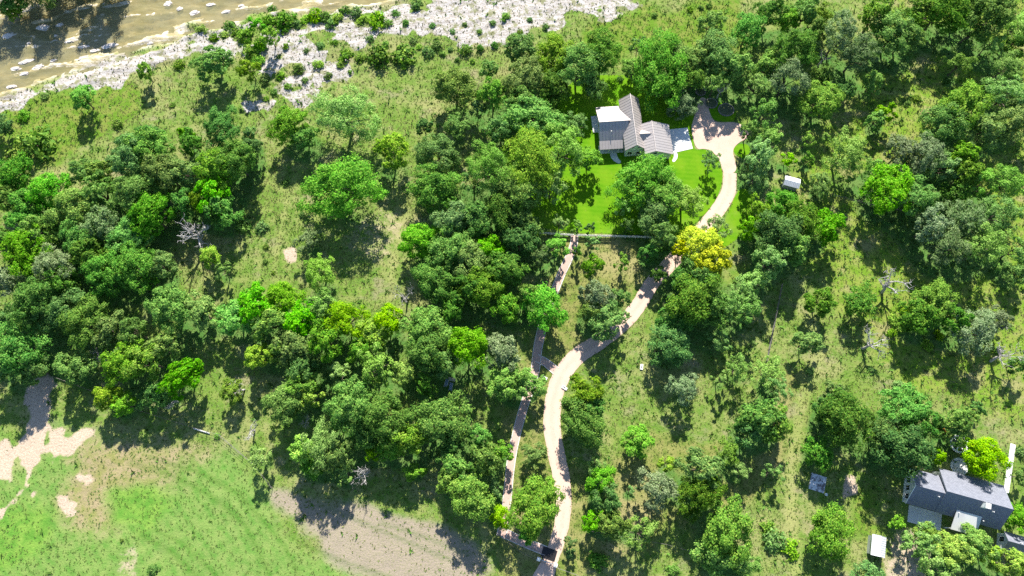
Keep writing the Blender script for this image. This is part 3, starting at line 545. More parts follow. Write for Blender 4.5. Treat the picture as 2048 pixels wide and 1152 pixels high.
FIELD = [(-144.77, 20.25), (-110.32, 12.74), (-104.69, 6.47), (-97.81, 14.86), (-88.96, 13.8), (-78.0, 12.74), (-68.95, 9.59), (-59.25, 9.06), (-53.29, 3.4), (-48.46, -2.63), (-43.71, -9.01), (-35.18, -12.85), (-24.75, -16.63), (-12.25, -28.95), (-130.83, -28.95)]
TAN = [(-50.39, 0.87), (-44.6, 0.87), (-34.99, -1.14), (-25.49, -2.63), (-14.95, -5.6), (-8.13, -9.97), (-3.98, -13.32), (-6.4, -23.55), (-24.73, -17.09), (-35.18, -12.85), (-43.73, -8.72), (-48.46, -2.63)]
DIRT1 = [(-105.84, 25.53), (-101.29, 24.86), (-101.25, 20.25), (-100.84, 14.86), (-100.64, 10.63), (-101.4, 6.99), (-101.72, 3.4), (-100.25, 1.37), (-102.48, 0.97), (-103.57, -0.84), (-105.49, -2.63), (-106.61, -4.22), (-110.35, -6.09), (-110.91, -3.63), (-107.0, -2.44), (-105.09, 0.36), (-103.24, 2.59), (-103.63, 5.45), (-104.81, 9.06), (-104.94, 12.74), (-105.81, 14.86), (-106.06, 20.25)]
DIRT10 = [(-112.01, 10.63), (-108.59, 11.68), (-106.31, 9.06), (-106.4, 6.47), (-106.33, 3.2), (-108.39, 3.91), (-110.62, 4.42)]
DIRT2 = [(-100.02, 12.95), (-97.77, 13.58), (-95.08, 11.89), (-94.18, 14.01), (-91.28, 14.65), (-90.44, 13.58), (-92.68, 11.68), (-93.83, 9.79), (-95.77, 8.75), (-98.05, 7.3), (-99.14, 9.59)]
DIRT3 = [(-34.29, 63.73), (-26.62, 64.62), (-26.35, 58.9), (-28.44, 53.9), (-32.3, 50.22), (-36.1, 55.14), (-37.69, 61.43)]
DIRT4 = [(77.13, -7.55), (85.75, -5.6), (85.58, -12.37), (81.21, -19.88), (76.17, -19.88), (76.72, -13.32)]
DIRT5 = [(69.92, 3.6), (72.36, 3.6), (72.09, 0.36), (69.75, 0.16)]
DIRT6 = [(-82.28, -9.49), (-77.82, -9.68), (-76.52, -15.22), (-80.63, -16.16)]
DIRT7 = [(-94.81, -0.64), (-92.52, -1.64), (-91.97, -3.43), (-94.44, -3.63)]
DIRT8 = [(-93.07, 4.63), (-91.45, 5.03), (-89.39, 4.22), (-90.05, 3.2), (-92.42, 3.4)]
DIRT9 = [(-53.27, 55.14), (-51.16, 55.14), (-50.72, 52.92), (-52.82, 52.92)]
BROWN = [(-94.7, 12.74), (-74.93, 13.8), (-64.67, 9.59), (-73.38, 3.4), (-82.22, -0.64), (-82.26, -6.58), (-92.25, -8.52), (-95.14, -1.64), (-93.86, 5.45)]
WEED = [(52.55, 47.79), (85.17, 98.03), (102.29, 125.26), (157.04, 133.27), (142.56, 31.37), (126.97, 13.8), (85.22, 22.43), (76.53, 38.28), (70.99, 47.79), (62.05, 50.22)]
LUSH = [(-128.39, 95.16), (-110.39, 99.48), (-91.44, 99.48), (-90.11, 90.89), (-109.85, 77.12), (-124.43, 77.12), (-135.76, 83.92)]
LUSH2 = [(16.36, 115.91), (36.29, 123.68), (60.11, 125.26), (60.87, 106.84), (35.29, 106.84), (16.15, 108.33)]
LUSH3 = [(71.48, 3.4), (77.82, 3.4), (77.29, -6.58), (73.73, -9.49), (69.0, -6.58)]
GLADE = [(12.44, 57.64), (31.21, 57.64), (29.5, 47.79), (23.32, 38.28), (14.08, 31.37), (10.63, 26.86), (11.35, 9.59), (16.5, 3.4), (29.8, 13.8), (50.96, 9.59), (59.37, 26.86), (63.8, 26.86), (57.15, 7.51), (47.73, -1.64), (10.76, -16.16), (-2.44, -16.16), (-2.62, 20.25), (2.9, 31.37), (6.4, 42.99)]
LAWN = [(13.39, 99.77), (19.8, 102.4), (29.96, 102.4), (34.95, 100.94), (44.53, 93.73), (45.83, 88.08), (44.04, 80.91), (47.53, 81.73), (50.67, 78.47), (51.04, 74.44), (49.9, 69.82), (47.14, 65.53), (42.64, 61.17), (39.5, 58.64), (35.04, 58.77), (5.65, 59.78), (4.28, 65.27), (4.37, 77.12), (8.12, 83.92)]
LAWN2 = [(55.75, 83.1), (58.4, 82.55), (58.09, 79.55), (55.57, 78.74), (53.73, 81.18)]
LAWN3 = [(52.83, 67.86), (55.11, 71.53), (58.23, 69.16), (56.37, 62.7), (52.92, 57.64), (48.59, 55.14), (47.99, 58.9), (50.45, 62.7)]
LAWN4 = [(46.18, 95.73), (48.48, 96.16), (50.09, 94.44), (53.6, 94.44), (56.12, 92.02), (55.31, 88.78), (51.61, 89.06), (49.69, 89.77)]
FORE = [(44.13, 86.97), (45.25, 90.19), (46.71, 94.44), (47.2, 95.87), (48.71, 95.87), (48.97, 93.02), (49.79, 89.49), (51.21, 88.64), (55.34, 89.06), (58.13, 87.25), (58.61, 84.61), (55.78, 83.37), (53.85, 81.18), (54.33, 78.47), (54.49, 75.11), (51.04, 74.44), (50.67, 78.47), (48.93, 80.91), (47.03, 81.59), (45.04, 81.18)]
DRIVE = [(52.79, 75.11, 3.19), (51.82, 69.82, 3.38), (48.49, 64.62, 3.46), (44.54, 59.91, 3.43), (39.95, 55.14, 3.4), (35.44, 50.46, 3.37), (31.72, 46.34, 3.35), (29.7, 42.99, 3.44), (27.0, 39.45, 3.41), (23.45, 36.19, 3.5), (19.51, 33.2, 3.58), (15.17, 30.46, 3.77), (12.43, 27.76, 3.86), (10.36, 24.42, 3.83), (9.19, 20.79, 3.7), (8.69, 17.0, 3.68), (8.74, 13.27, 3.65), (9.41, 9.06, 3.62), (10.38, 4.42, 3.59), (10.8, -0.64, 3.35), (10.39, -5.11, 3.13), (9.28, -9.01, 3.1), (7.88, -12.37, 3.08), (6.19, -16.16, 4.2), (4.63, -19.88, 4.74), (3.56, -28.95, 4.64)]
PATH = [(14.7, 58.9, 1.53), (14.4, 56.39, 1.52), (13.02, 52.67, 1.63), (11.56, 49.61, 1.62), (9.87, 45.38, 1.61), (8.43, 41.81, 1.71), (7.25, 38.28, 1.7), (6.41, 34.81, 1.8), (5.7, 31.37, 1.79), (5.21, 27.42, 1.77), (4.41, 24.09, 1.76), (3.06, 20.25, 1.64), (2.06, 17.0, 1.63), (1.19, 13.8, 1.62), (0.21, 9.59, 1.61), (-0.42, 5.45, 1.59), (-0.95, 0.36, 1.58), (-1.46, -3.63, 1.67), (-2.17, -7.75, 1.86)]
BRANCH1 = [(5.46, 29.56, 1.56), (7.11, 28.77, 1.56), (8.87, 27.42, 1.66), (9.74, 26.64, 1.66)]
BRANCH2 = [(-2.07, -6.97, 1.66), (0.62, -8.13, 1.65), (3.71, -9.39, 1.65), (6.99, -10.65, 1.64)]
LAWN_FENCE = [(5.18, 59.15), (5.65, 59.15), (14.34, 58.52), (14.93, 58.52), (35.93, 57.89)]
WIRE = [[(61.86, 46.58), (59.32, 38.28), (57.2, 31.37), (55.02, 23.53)], [(16.16, -6.77), (31.52, -9.3), (38.58, -11.22), (48.53, -14.27)], [(-2.48, -7.75), (1.64, -10.65), (5.53, -12.56)], [(9.39, -13.89), (12.83, -15.03), (17.84, -17.09)], [(-103.89, 26.31), (-92.68, 22.43), (-83.27, 18.62), (-68.51, 14.22), (-62.92, 12.74), (-54.69, 6.47), (-50.49, 1.88)], [(69.3, 71.53), (76.17, 68.9), (85.35, 66.3), (95.72, 64.24)]]
PIPE = [(-68.71, 14.12), (-65.11, 13.05)]
ROCKL = [(-131.01, 114.68, 1.94, 1.04, "pale rock at the river's left edge under tree shade"), (-122.41, 117.14, 1.82, 1.17, 'pale rock at the tip of the tree shadow in the river'), (-114.49, 113.15, 1.81, 0.77, 'flat white rock beside the dark tree shadow in the river'), (-118.29, 118.07, 1.17, 0.65, 'small pale rock left of the long tree shadow'), (-110.91, 111.33, 1.67, 0.64, 'white slab at the end of the long tree shadow'), (-104.12, 111.63, 2.58, 0.77, 'long white slab in the shallows above the sunny bank'), (-107.73, 110.12, 1.54, 0.64, 'short white slab left of the long slab'), (-108.43, 108.32, 2.82, 0.51, 'thin white ledge parallel to the bank'), (-110.86, 107.57, 1.28, 0.38, 'small ledge below the thin white ledge'), (-121.32, 105.33, 1.78, 0.76, 'white rock nearest mid-river at left'), (-124.82, 106.82, 2.3, 0.77, 'flat pale rock above the left shallows'), (-126.94, 104.74, 1.66, 0.64, 'flat pale rock low in the left shallows'), (-117.83, 107.12, 1.02, 0.51, 'small white rock alone in the left shallows'), (-124.34, 103.26, 1.27, 0.64, 'pale rock hugging the left bank'), (-126.83, 99.46, 1.51, 0.63, 'pale rock at the left end of the bank'), (-90.95, 124.8, 1.32, 0.92, "white boulder at the river's top edge"), (-87.67, 123.06, 0.92, 0.79, 'square boulder above the rocky point'), (-83.55, 121.81, 1.57, 0.79, 'broken white slab on the rocky point'), (-79.67, 124.33, 1.45, 0.66, 'white rock in the upper pool'), (-75.18, 122.12, 1.31, 0.66, "slab at the upper pool's lower rim"), (-71.45, 124.01, 0.92, 0.53, 'small white rock right in the upper pool'), (-84.3, 117.76, 1.3, 0.65, 'slab where the point meets the river'), (-93.65, 112.39, 1.16, 0.52, "small slab near the bank's middle"), (-125.21, 112.39, 0.65, 0.39, 'tiny pale rock in mid-river'), (-118.67, 114.68, 0.52, 0.39, 'tiniest pale rock in mid-river')]
TRACKS = [[(-118.4, 71.53, 0.84), (-114.83, 74.71, 0.85), (-110.15, 75.51, 0.85), (-105.71, 74.44, 0.85), (-102.66, 72.32, 0.72)], [(-115.38, 72.05, 0.6), (-110.2, 73.91, 0.6), (-106.01, 72.85, 0.6)], [(-59.21, 75.11, 0.61), (-53.42, 71.53, 0.6), (-47.83, 69.43, 0.6)], [(-59.58, 72.85, 0.6), (-50.66, 67.6, 0.6), (-45.92, 68.12, 0.48)], [(93.95, 97.74, 1.13), (100.09, 96.88, 1.01), (105.97, 94.58, 1.0), (113.43, 94.3, 0.75)], [(-56.38, 77.12, 1.09), (-53.67, 67.86, 0.96), (-54.57, 58.9, 0.94), (-55.2, 47.79, 0.92)], [(-27.16, 75.78, 1.7), (-25.34, 67.86, 1.43), (-26.35, 58.9, 1.18), (-28.12, 47.79, 1.15)], [(65.23, 47.79, 3.0), (68.82, 31.37, 2.68), (62.72, 18.08, 2.4), (58.79, 3.4, 2.11), (57.59, -15.22, 2.44)]]
DARKTRACKS = [[(-81.37, 6.99, 0.64), (-72.48, 4.42, 0.64), (-63.47, 0.36, 0.63), (-55.44, -5.6, 0.62), (-49.25, -15.22, 0.61)], [(-77.27, 8.03, 0.53), (-66.19, 4.93, 0.53), (-57.17, 0.36, 0.53), (-47.88, -8.52, 0.52), (-43.14, -15.22, 0.51)], [(-76.93, -7.55, 0.72), (-70.3, -10.45, 0.72), (-63.37, -16.16, 0.71)], [(-73.97, -6.58, 0.52), (-67.35, -9.49, 0.51), (-60.44, -15.22, 0.51)], [(-43.71, -9.01, 0.52), (-34.16, -12.85, 0.51), (-24.8, -15.69, 0.51)], [(-27.43, -5.11, 0.42), (-17.97, -8.04, 0.41), (-8.62, -11.41, 0.41)], [(-40.19, -1.64, 0.42), (-27.35, -6.58, 0.41), (-12.69, -12.37, 0.41)], [(76.5, 26.64, 0.44), (81.59, 27.31, 0.44), (86.17, 28.21, 0.44)]]
DGREEN = [(-117.88, -0.64), (-104.03, -1.64), (-95.27, -3.63), (-93.28, -8.52), (-98.48, -13.32), (-114.15, -16.16)]
DGREEN2 = [(-83.0, 0.87), (-76.08, 0.36), (-72.49, -2.63), (-76.2, -5.6), (-82.6, -4.61)]
GATE = (5.41, -12.07, 8.82, -13.2)
GA = -0.319
SPOTS = {'chair1': (-14.43, 23.87), 'chair2': (-13.41, 23.09), 'bench': (-13.23, 24.64), 'culvert1': (7.17, 25.08), 'culvert2': (11.54, 22.87), 'box': (28.72, 27.54), 'pad': (64.53, 2.79), 'bucket': (65.9, 0.47), 'walk0': (107.55, 10.84), 'walk1': (103.93, 0.87), 'patio': (95.1, 6.16), 'tramp': (95.38, 10.78), 'orange': (90.05, 13.07), 'bed1': (47.45, 97.46), 'bed2': (49.82, 94.16), 'bed3': (53.4, 92.31)}

# ------------------------------------------------------------------ helpers
C = sc.collection
def srgb(r, g, b):
    f = lambda c: (c / 255 / 12.92) if c / 255 < .04045 else ((c / 255 + .055) / 1.055) ** 2.4
    return (f(r), f(g), f(b), 1)
def col(*c): return (*c, 1)
def link(name, me, mat=None, parent=None):
    o = bpy.data.objects.new(name, me); C.objects.link(o)
    if mat is not None and me is not None and not me.materials: me.materials.append(mat)
    if parent is not None: o.parent = parent
    return o
def thing(name, label, cat, loc=(0, 0, 0), rz=0, group=None):
    o = bpy.data.objects.new(name, None); C.objects.link(o)
    o.location = loc; o.rotation_euler = (0, 0, rz); o.empty_display_size = .3
    return tag(o, label, cat, group)
def tag(o, label, cat, group=None):
    o['label'] = label; o['category'] = cat
    if group: o['group'] = group
    return o
def kind(o, k): o['kind'] = k; return o
def fast_mesh(name, V, faces, n, smooth=False):
    """V (N,3) float, faces (M,n) int"""
    me = bpy.data.meshes.new(name); V = np.asarray(V, np.float32); faces = np.asarray(faces, np.int32)
    me.vertices.add(len(V)); me.vertices.foreach_set('co', V.ravel())
    me.loops.add(faces.size); me.loops.foreach_set('vertex_index', faces.ravel())
    me.polygons.add(len(faces)); me.polygons.foreach_set('loop_start', np.arange(0, faces.size, n, dtype=np.int32))
    me.polygons.foreach_set('loop_total', np.full(len(faces), n, np.int32))
    if smooth: me.polygons.foreach_set('use_smooth', np.ones(len(faces), bool))
    me.update(calc_edges=True); me.validate()
    return me
def fattr(me, name, arr):
    a = me.attributes.new(name, 'FLOAT', 'POINT'); a.data.foreach_set('value', np.asarray(arr, np.float32))
def cattr(me, name, arr):
    a = me.attributes.new(name, 'FLOAT_COLOR', 'POINT')
    arr = np.asarray(arr, np.float32)
    if arr.shape[1] == 3: arr = np.hstack([arr, np.ones((len(arr), 1), np.float32)])
    a.data.foreach_set('color', arr.ravel())

class MB:
    """collects boxes, prisms and tubes into one mesh"""
    def __init__(s): s.v = []; s.f = []
    def add(s, v, f):
        o = len(s.v); s.v += [tuple(p) for p in v]; s.f += [tuple(i + o for i in q) for q in f]; return s
    def box(s, x0, x1, y0, y1, z0, z1):
        v = [(x, y, z) for z in (z0, z1) for y in (y0, y1) for x in (x0, x1)]
        return s.add(v, [(0, 2, 3, 1), (4, 5, 7, 6), (0, 1, 5, 4), (2, 6, 7, 3), (0, 4, 6, 2), (1, 3, 7, 5)])
    def slab(s, quad, t):
        """thin slab under a quad (list of 3-D points), thickness t downward"""
        n = len(quad); v = list(quad) + [(p[0], p[1], p[2] - t) for p in quad]
        f = [tuple(range(n)), tuple(range(2 * n - 1, n - 1, -1))] + [(i, i + n, (i + 1) % n + n, (i + 1) % n) for i in range(n)]
        return s.add(v, f)
    def tube(s, pts, rads, k=6, cap=True):
        pts = [Vector(p) for p in pts]; base = len(s.v); n = len(pts)
        for i, p in enumerate(pts):
            d = (pts[min(i + 1, n - 1)] - pts[max(i - 1, 0)]).normalized()
            u = d.orthogonal().normalized() if abs(d.z) > .9 else d.cross(Vector((0, 0, 1))).normalized()
            w_ = d.cross(u)
            for j in range(k):
                a = 2 * math.pi * j / k
                s.v.append(tuple(p + (u * math.cos(a) + w_ * math.sin(a)) * rads[i]))
        for i in range(n - 1):
            for j in range(k):
                a = base + i * k + j; b = base + i * k + (j + 1) % k
                s.f.append((a, b, b + k, a + k))
        if cap:
            s.f.append(tuple(base + j for j in range(k))[::-1]); s.f.append(tuple(base + (n - 1) * k + j for j in range(k)))
        return s
    def mesh(s, name, smooth=False):
        me = bpy.data.meshes.new(name); me.from_pydata(s.v, [], s.f)
        if smooth: me.polygons.foreach_set('use_smooth', np.ones(len(me.polygons), bool))
        bm = bmesh.new(); bm.from_mesh(me); bmesh.ops.recalc_face_normals(bm, faces=bm.faces); bm.to_mesh(me); bm.free()
        return me
    def build(s, name, mat, parent=None, smooth=False):
        return link(name, s.mesh(name, smooth), mat, parent)

# numpy value noise ------------------------------------------------
def vnoise(x, y, seed=0):
    def h(i, j):
        n = (i.astype(np.int64) * 374761393 + j.astype(np.int64) * 668265263 + seed * 974711) & 0x7fffffff
        n = (n ^ (n >> 13)) * 1274126177 & 0x7fffffff
        return ((n ^ (n >> 16)) & 0xffff) / 65535.
    i = np.floor(x); j = np.floor(y); u = x - i; v = y - j
    u = u * u * (3 - 2 * u); v = v * v * (3 - 2 * v)
    i = i.astype(np.int64); j = j.astype(np.int64)
    return (h(i, j) * (1 - u) + h(i + 1, j) * u) * (1 - v) + (h(i, j + 1) * (1 - u) + h(i + 1, j + 1) * u) * v
def fbm(x, y, seed=0, o=4):
    t = 0; a = .5; s = 0
    for k in range(o):
        t = t + a * vnoise(x, y, seed + k * 17); s += a; x = x * 2.03 + 11; y = y * 2.03 + 7; a *= .5
    return t / s
def sdist(px, py, poly):
    """signed distance, positive inside"""
    P = np.array(poly); Q = np.roll(P, -1, 0); d = np.full(px.shape, 1e9); ins = np.zeros(px.shape, bool)
    for (ax, ay), (bx, by) in zip(P, Q):
        ex, ey = bx - ax, by - ay; L = ex * ex + ey * ey + 1e-9
        t = np.clip(((px - ax) * ex + (py - ay) * ey) / L, 0, 1)
        d = np.minimum(d, (px - ax - t * ex) ** 2 + (py - ay - t * ey) ** 2)
        c = (ay > py) != (by > py)
        with np.errstate(all='ignore'):
            ins ^= c & (px < ex * (py - ay) / (by - ay + 1e-12) + ax)
    d = np.sqrt(d); return np.where(ins, d, -d)
def sstrip(px, py, L):
    """distance inside a strip (x, y, width), positive inside"""
    best = np.full(px.shape, -1e9)
    for (ax, ay, aw), (bx, by, bw) in zip(L, L[1:]):
        ex, ey = bx - ax, by - ay
        t = np.clip(((px - ax) * ex + (py - ay) * ey) / (ex * ex + ey * ey), 0, 1)
        best = np.maximum(best, (aw + (bw - aw) * t) / 2 - np.hypot(px - ax - t * ex, py - ay - t * ey))
    return best
def sm(a, b, x): t = np.clip((x - a) / (b - a), 0, 1); return t * t * (3 - 2 * t)

# materials --------------------------------------------------------
class N:
    def __init__(s, name):
        s.m = bpy.data.materials.new(name); s.m.use_nodes = True; s.t = s.m.node_tree
        s.p = s.t.nodes['Principled BSDF']; s.out = s.t.nodes['Material Output']
    def n(s, typ, **kw):
        x = s.t.nodes.new(typ)
        for k, v in kw.items(): setattr(x, k, v)
        return x
    def l(s, a, b): s.t.links.new(a, b)
    def noise(s, scale, detail=4, rough=.55, vec=None, dist=0):
        x = s.n('ShaderNodeTexNoise'); x.inputs['Scale'].default_value = scale; x.inputs['Detail'].default_value = detail
        x.inputs['Roughness'].default_value = rough; x.inputs['Distortion'].default_value = dist
        if vec is not None: s.l(vec, x.inputs['Vector'])
        return x.outputs['Fac']
    def pos(s, scale=(1, 1, 1), rot=0):
        g = s.n('ShaderNodeNewGeometry'); m = s.n('ShaderNodeMapping'); m.inputs['Scale'].default_value = scale
        m.inputs['Rotation'].default_value = (0, 0, rot); s.l(g.outputs['Position'], m.inputs[0]); return m.outputs[0]
    def obj(s, scale=(1, 1, 1)):
        g = s.n('ShaderNodeTexCoord'); m = s.n('ShaderNodeMapping'); m.inputs['Scale'].default_value = scale
        s.l(g.outputs['Object'], m.inputs[0]); return m.outputs[0]
    def mix(s, fac, a, b, mode='MIX'):
        x = s.n('ShaderNodeMix', data_type='RGBA', blend_type=mode)
        for v, i in ((fac, 0), (a, 6), (b, 7)):
            if hasattr(v, 'is_linked'): s.l(v, x.inputs[i])
            else: x.inputs[i].default_value = v
        return x.outputs[2]
    def ramp(s, fac, lo, hi):
        x = s.n('ShaderNodeMapRange', interpolation_type='SMOOTHSTEP'); s.l(fac, x.inputs[0])
        x.inputs[1].default_value = lo; x.inputs[2].default_value = hi; return x.outputs[0]
    def math(s, op, a, b=None):
        x = s.n('ShaderNodeMath', operation=op)
        for v, i in ((a, 0), (b, 1)):
            if v is None: continue
            if hasattr(v, 'is_linked'): s.l(v, x.inputs[i])
            else: x.inputs[i].default_value = v
        return x.outputs[0]
    def attr(s, name):
        return s.n('ShaderNodeAttribute', attribute_name=name)
    def bump(s, h, strength=.4, dist=.1):
        b = s.n('ShaderNodeBump'); b.inputs['Strength'].default_value = strength; b.inputs['Distance'].default_value = dist
        s.l(h, b.inputs['Height']); s.l(b.outputs[0], s.p.inputs['Normal'])
    def base(s, c, rough=.8, spec=.3, metal=0):
        if hasattr(c, 'is_linked'): s.l(c, s.p.inputs['Base Color'])
        else: s.p.inputs['Base Color'].default_value = c
        s.p.inputs['Roughness'].default_value = rough; s.p.inputs['Specular IOR Level'].default_value = spec
        s.p.inputs['Metallic'].default_value = metal
        return s.m

def plain(name, c, c2=None, scale=2., rough=.7, spec=.3, metal=0, bump=0.):
    n = N(name); f = n.noise(scale, 5, .6, n.obj())
    c2 = c2 or tuple(x * .75 for x in c[:3]) + (1,)
    n.base(n.mix(n.ramp(f, .35, .65), c, c2), rough, spec, metal)
    if bump: n.bump(f, bump, .05)
    return n.m

# ------------------------------------------------------------------ ground
xs = np.concatenate([[-1800, -900, -450, -260, -190], np.arange(-150, 150.1, .6), [190, 260, 450, 900, 1800]])
ys = np.concatenate([[-1500, -700, -300, -120, -60], np.arange(-30, 150.1, .6), [180, 230, 320, 600, 1800]])
GX, GY = np.meshgrid(xs, ys)
def edge_noise(x, y, a, s, seed): return (fbm(x * s, y * s, seed, 4) - .5) * a
EN = edge_noise(GX, GY, 9, .12, 3); EN2 = edge_noise(GX, GY, 5, .35, 9)
dW = sdist(GX, GY, WATER)
dRk = np.maximum(sdist(GX, GY, ROCKS), sdist(GX, GY, ROCK2))
drv = np.maximum.reduce([sstrip(GX, GY, DRIVE), sstrip(GX, GY, PATH), sstrip(GX, GY, BRANCH1), sstrip(GX, GY, BRANCH2), sdist(GX, GY, FORE)])
dLn = np.maximum.reduce([sdist(GX, GY, q) for q in (LAWN, LAWN2, LAWN3, LAWN4)])
z_rock = sm(-2.5, 2.5, dRk + EN + EN2 * 1.4) * (1 - .85 * sm(.44, .56, fbm(GX * .16, GY * .22, 61, 4)) * sm(1.5, -2.5, sdist(GX, GY, ROCK2)) * sm(-84, -72, GX))
z_field = sm(-7, 7, sdist(GX, GY, FIELD) + EN * .8)
z_tan = sm(-4, 4, sdist(GX, GY, TAN) + EN * .7)
z_dirt = np.zeros_like(GX)
for q, am in ((DIRT1, 1), (DIRT2, .9), (DIRT10, .9), (DIRT3, .45), (DIRT4, .6), (DIRT5, .9), (DIRT6, .55), (DIRT7, .95), (DIRT8, .85), (DIRT9, .9)):
    z_dirt = np.maximum(z_dirt, am * sm(-1.5, 1.5, sdist(GX, GY, q) + EN2 * .9 + EN * .2 + (fbm(GX * .9, GY * .9, 88, 3) - .5) * 1.4))
z_brown = .8 * sm(-9, 7, sdist(GX, GY, BROWN) + EN)
z_weed = sm(-6, 6, sdist(GX, GY, WEED) + EN)
z_lush = np.maximum.reduce([sm(-4, 4, sdist(GX, GY, q) + EN) for q in (LUSH, LUSH2, LUSH3)])
z_understory_shade = np.zeros_like(GX)  # green understory plus painted tree shade, centred on the shadow side of each trunk
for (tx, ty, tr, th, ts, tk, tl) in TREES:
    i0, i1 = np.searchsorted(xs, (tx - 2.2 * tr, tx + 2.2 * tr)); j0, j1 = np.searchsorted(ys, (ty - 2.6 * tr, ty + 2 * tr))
    z_understory_shade[j0:j1, i0:i1] += np.exp(-((GX[j0:j1, i0:i1] - tx) ** 2 + (GY[j0:j1, i0:i1] - ty + .5 * tr) ** 2) / (1.1 * tr) ** 2)
z_understory_shade = sm(.5, 1.5, z_understory_shade + EN * .06)
z_glade = sm(-3, 3, sdist(GX, GY, GLADE) + EN * .6)
z_track = np.maximum.reduce([sm(-.5, .3, sstrip(GX, GY, q) + EN2 * .12) for q in TRACKS])
z_dtrack = np.maximum.reduce([sm(-.5, .2, sstrip(GX, GY, q)) for q in DARKTRACKS])
z_dg = np.maximum(sm(-5, 5, sdist(GX, GY, DGREEN) + EN), sm(-5, 5, sdist(GX, GY, DGREEN2) + EN))
flat = np.maximum(sm(-2.5, -.3, drv), sm(-2.5, -.3, dLn))
yard2 = sm(16, 11, np.hypot(GX - 90, GY - 0)); flat = np.maximum(flat, yard2)
# relief: low swells, river bed, stepped limestone shelves running with the stream
ang = rad(14); U = GX * math.cos(ang) + GY * math.sin(ang); Vv = -GX * math.sin(ang) + GY * math.cos(ang)
strata = fbm(U * .10, Vv * .55, 21, 5)
strata2 = fbm(U * .35 + 9, Vv * 1.3, 33, 3)
bed = -1.15 * sm(-7, 5, dW)
shelf = sm(-9, 2, np.maximum(dW, np.minimum(dRk, 3) - 1))
GZ = (fbm(GX * .05, GY * .05, 5, 3) - .5) * .5 * (1 - flat) + (fbm(GX * .5, GY * .5, 6, 3) - .5) * .22 * (1 - flat)
terr = np.floor((strata * 1.0 + strata2 * .35) * 11) / 11
GZ = GZ * (1 - shelf * .7) + bed + shelf * (terr - .60) * (.7 + 1.5 * sm(-6, 0, dW)) * (1 - flat) + shelf * (fbm(GX * 1.3, GY * 1.3, 41, 2) - .5) * .16
nx, ny = len(xs), len(ys)
V = np.stack([GX.ravel(), GY.ravel(), GZ.ravel()], 1)
I = np.arange(nx * ny).reshape(ny, nx)
F4 = np.stack([I[:-1, :-1], I[:-1, 1:], I[1:, 1:], I[1:, :-1]], -1).reshape(-1, 4)
gme = fast_mesh('ground', V, F4, 4, smooth=True)
cattr(gme, 'zoneA', np.stack([z_rock.ravel(), z_field.ravel(), z_tan.ravel()], 1))
cattr(gme, 'zoneB', np.stack([z_dirt.ravel(), z_glade.ravel(), z_weed.ravel()], 1))
cattr(gme, 'zoneC', np.stack([z_brown.ravel(), z_lush.ravel(), sm(-2, 1, dW).ravel()], 1))
fattr(gme, 'understory_shade', z_understory_shade.ravel())
cattr(gme, 'zoneD', np.stack([z_track.ravel(), z_dtrack.ravel(), z_dg.ravel()], 1))
def ground_lookup(arr, x, y):
    i = np.clip(np.searchsorted(xs, x) - 1, 0, nx - 2); j = np.clip(np.searchsorted(ys, y) - 1, 0, ny - 2)
    u = (x - xs[i]) / (xs[i + 1] - xs[i]); v = (y - ys[j]) / (ys[j + 1] - ys[j])
    return arr[j, i] * (1 - u) * (1 - v) + arr[j, i + 1] * u * (1 - v) + arr[j + 1, i] * (1 - u) * v + arr[j + 1, i + 1] * u * v
def gz(x, y): return float(ground_lookup(GZ, np.array([x]), np.array([y]))[0])

n = N('ground_soil_and_grass'); P0 = n.pos()
def sep(a):
    s_ = n.n('ShaderNodeSeparateColor'); n.l(n.attr(a).outputs['Color'], s_.inputs[0]); return s_.outputs
zA, zB, zC, zD = sep('zoneA'), sep('zoneB'), sep('zoneC'), sep('zoneD')
n0 = n.noise(.14, 4, .62, n.pos((1, 1.3, 1)))
n1, n2, n3, n4 = n.noise(.06, 4, .6, P0), n.noise(.45, 5, .65, P0), n.noise(2.6, 4, .7, P0), n.noise(9, 2, .6, P0)
GREEN, OLIVE, STRAW, TANC = col(.105, .195, .028), col(.172, .232, .052), col(.25, .258, .10), col(.31, .27, .17)
g = n.mix(n.ramp(n2, .38, .62), GREEN, OLIVE)
g = n.mix(n.ramp(n.math('ADD', n.math('MULTIPLY', n1, .8), n.math('MULTIPLY', n2, .35)), .52, .74), g, STRAW)
g = n.mix(n.math('MULTIPLY', n.ramp(n0, .54, .70), .65), g, col(.27, .235, .145))
g = n.mix(n.math('MULTIPLY', n.ramp(n0, .46, .32), .6), g, col(.11, .20, .026))
g = n.mix(n.math('MULTIPLY', n.ramp(n3, .52, .74), .55), g, TANC)
def zone(g, z, c, k=.8, lo=.25, hi=.8):
    nz = n.math('ADD', n.math('MULTIPLY', n2, .5), n.math('MULTIPLY', n3, .5))
    f = n.ramp(n.math('ADD', z, n.math('MULTIPLY', n.math('SUBTRACT', nz, .5), k)), lo, hi)
    return n.mix(f, g, c)
weed = n.mix(n.ramp(n2, .4, .62), col(.130, .235, .022), col(.205, .25, .052)); weed = n.mix(n.math('MULTIPLY', n.ramp(n0, .52, .66), .8), weed, col(.27, .25, .11))
g = zone(g, zB[2], weed)
lush = n.mix(n.ramp(n2, .42, .6), col(.105, .20, .020), col(.175, .215, .045)); g = zone(g, zC[1], lush)
glade = n.mix(n.ramp(n2, .36, .62), col(.125, .18, .034), col(.215, .22, .07)); glade = n.mix(n.ramp(n1, .48, .66), glade, col(.28, .255, .11))
g = zone(g, zB[1], glade)
wv = n.n('ShaderNodeTexWave'); wv.inputs['Scale'].default_value = .16; wv.inputs['Distortion'].default_value = 2.5; wv.inputs['Detail'].default_value = 2
n.l(n.pos((1, 1, 1), rad(-42)), wv.inputs[0])
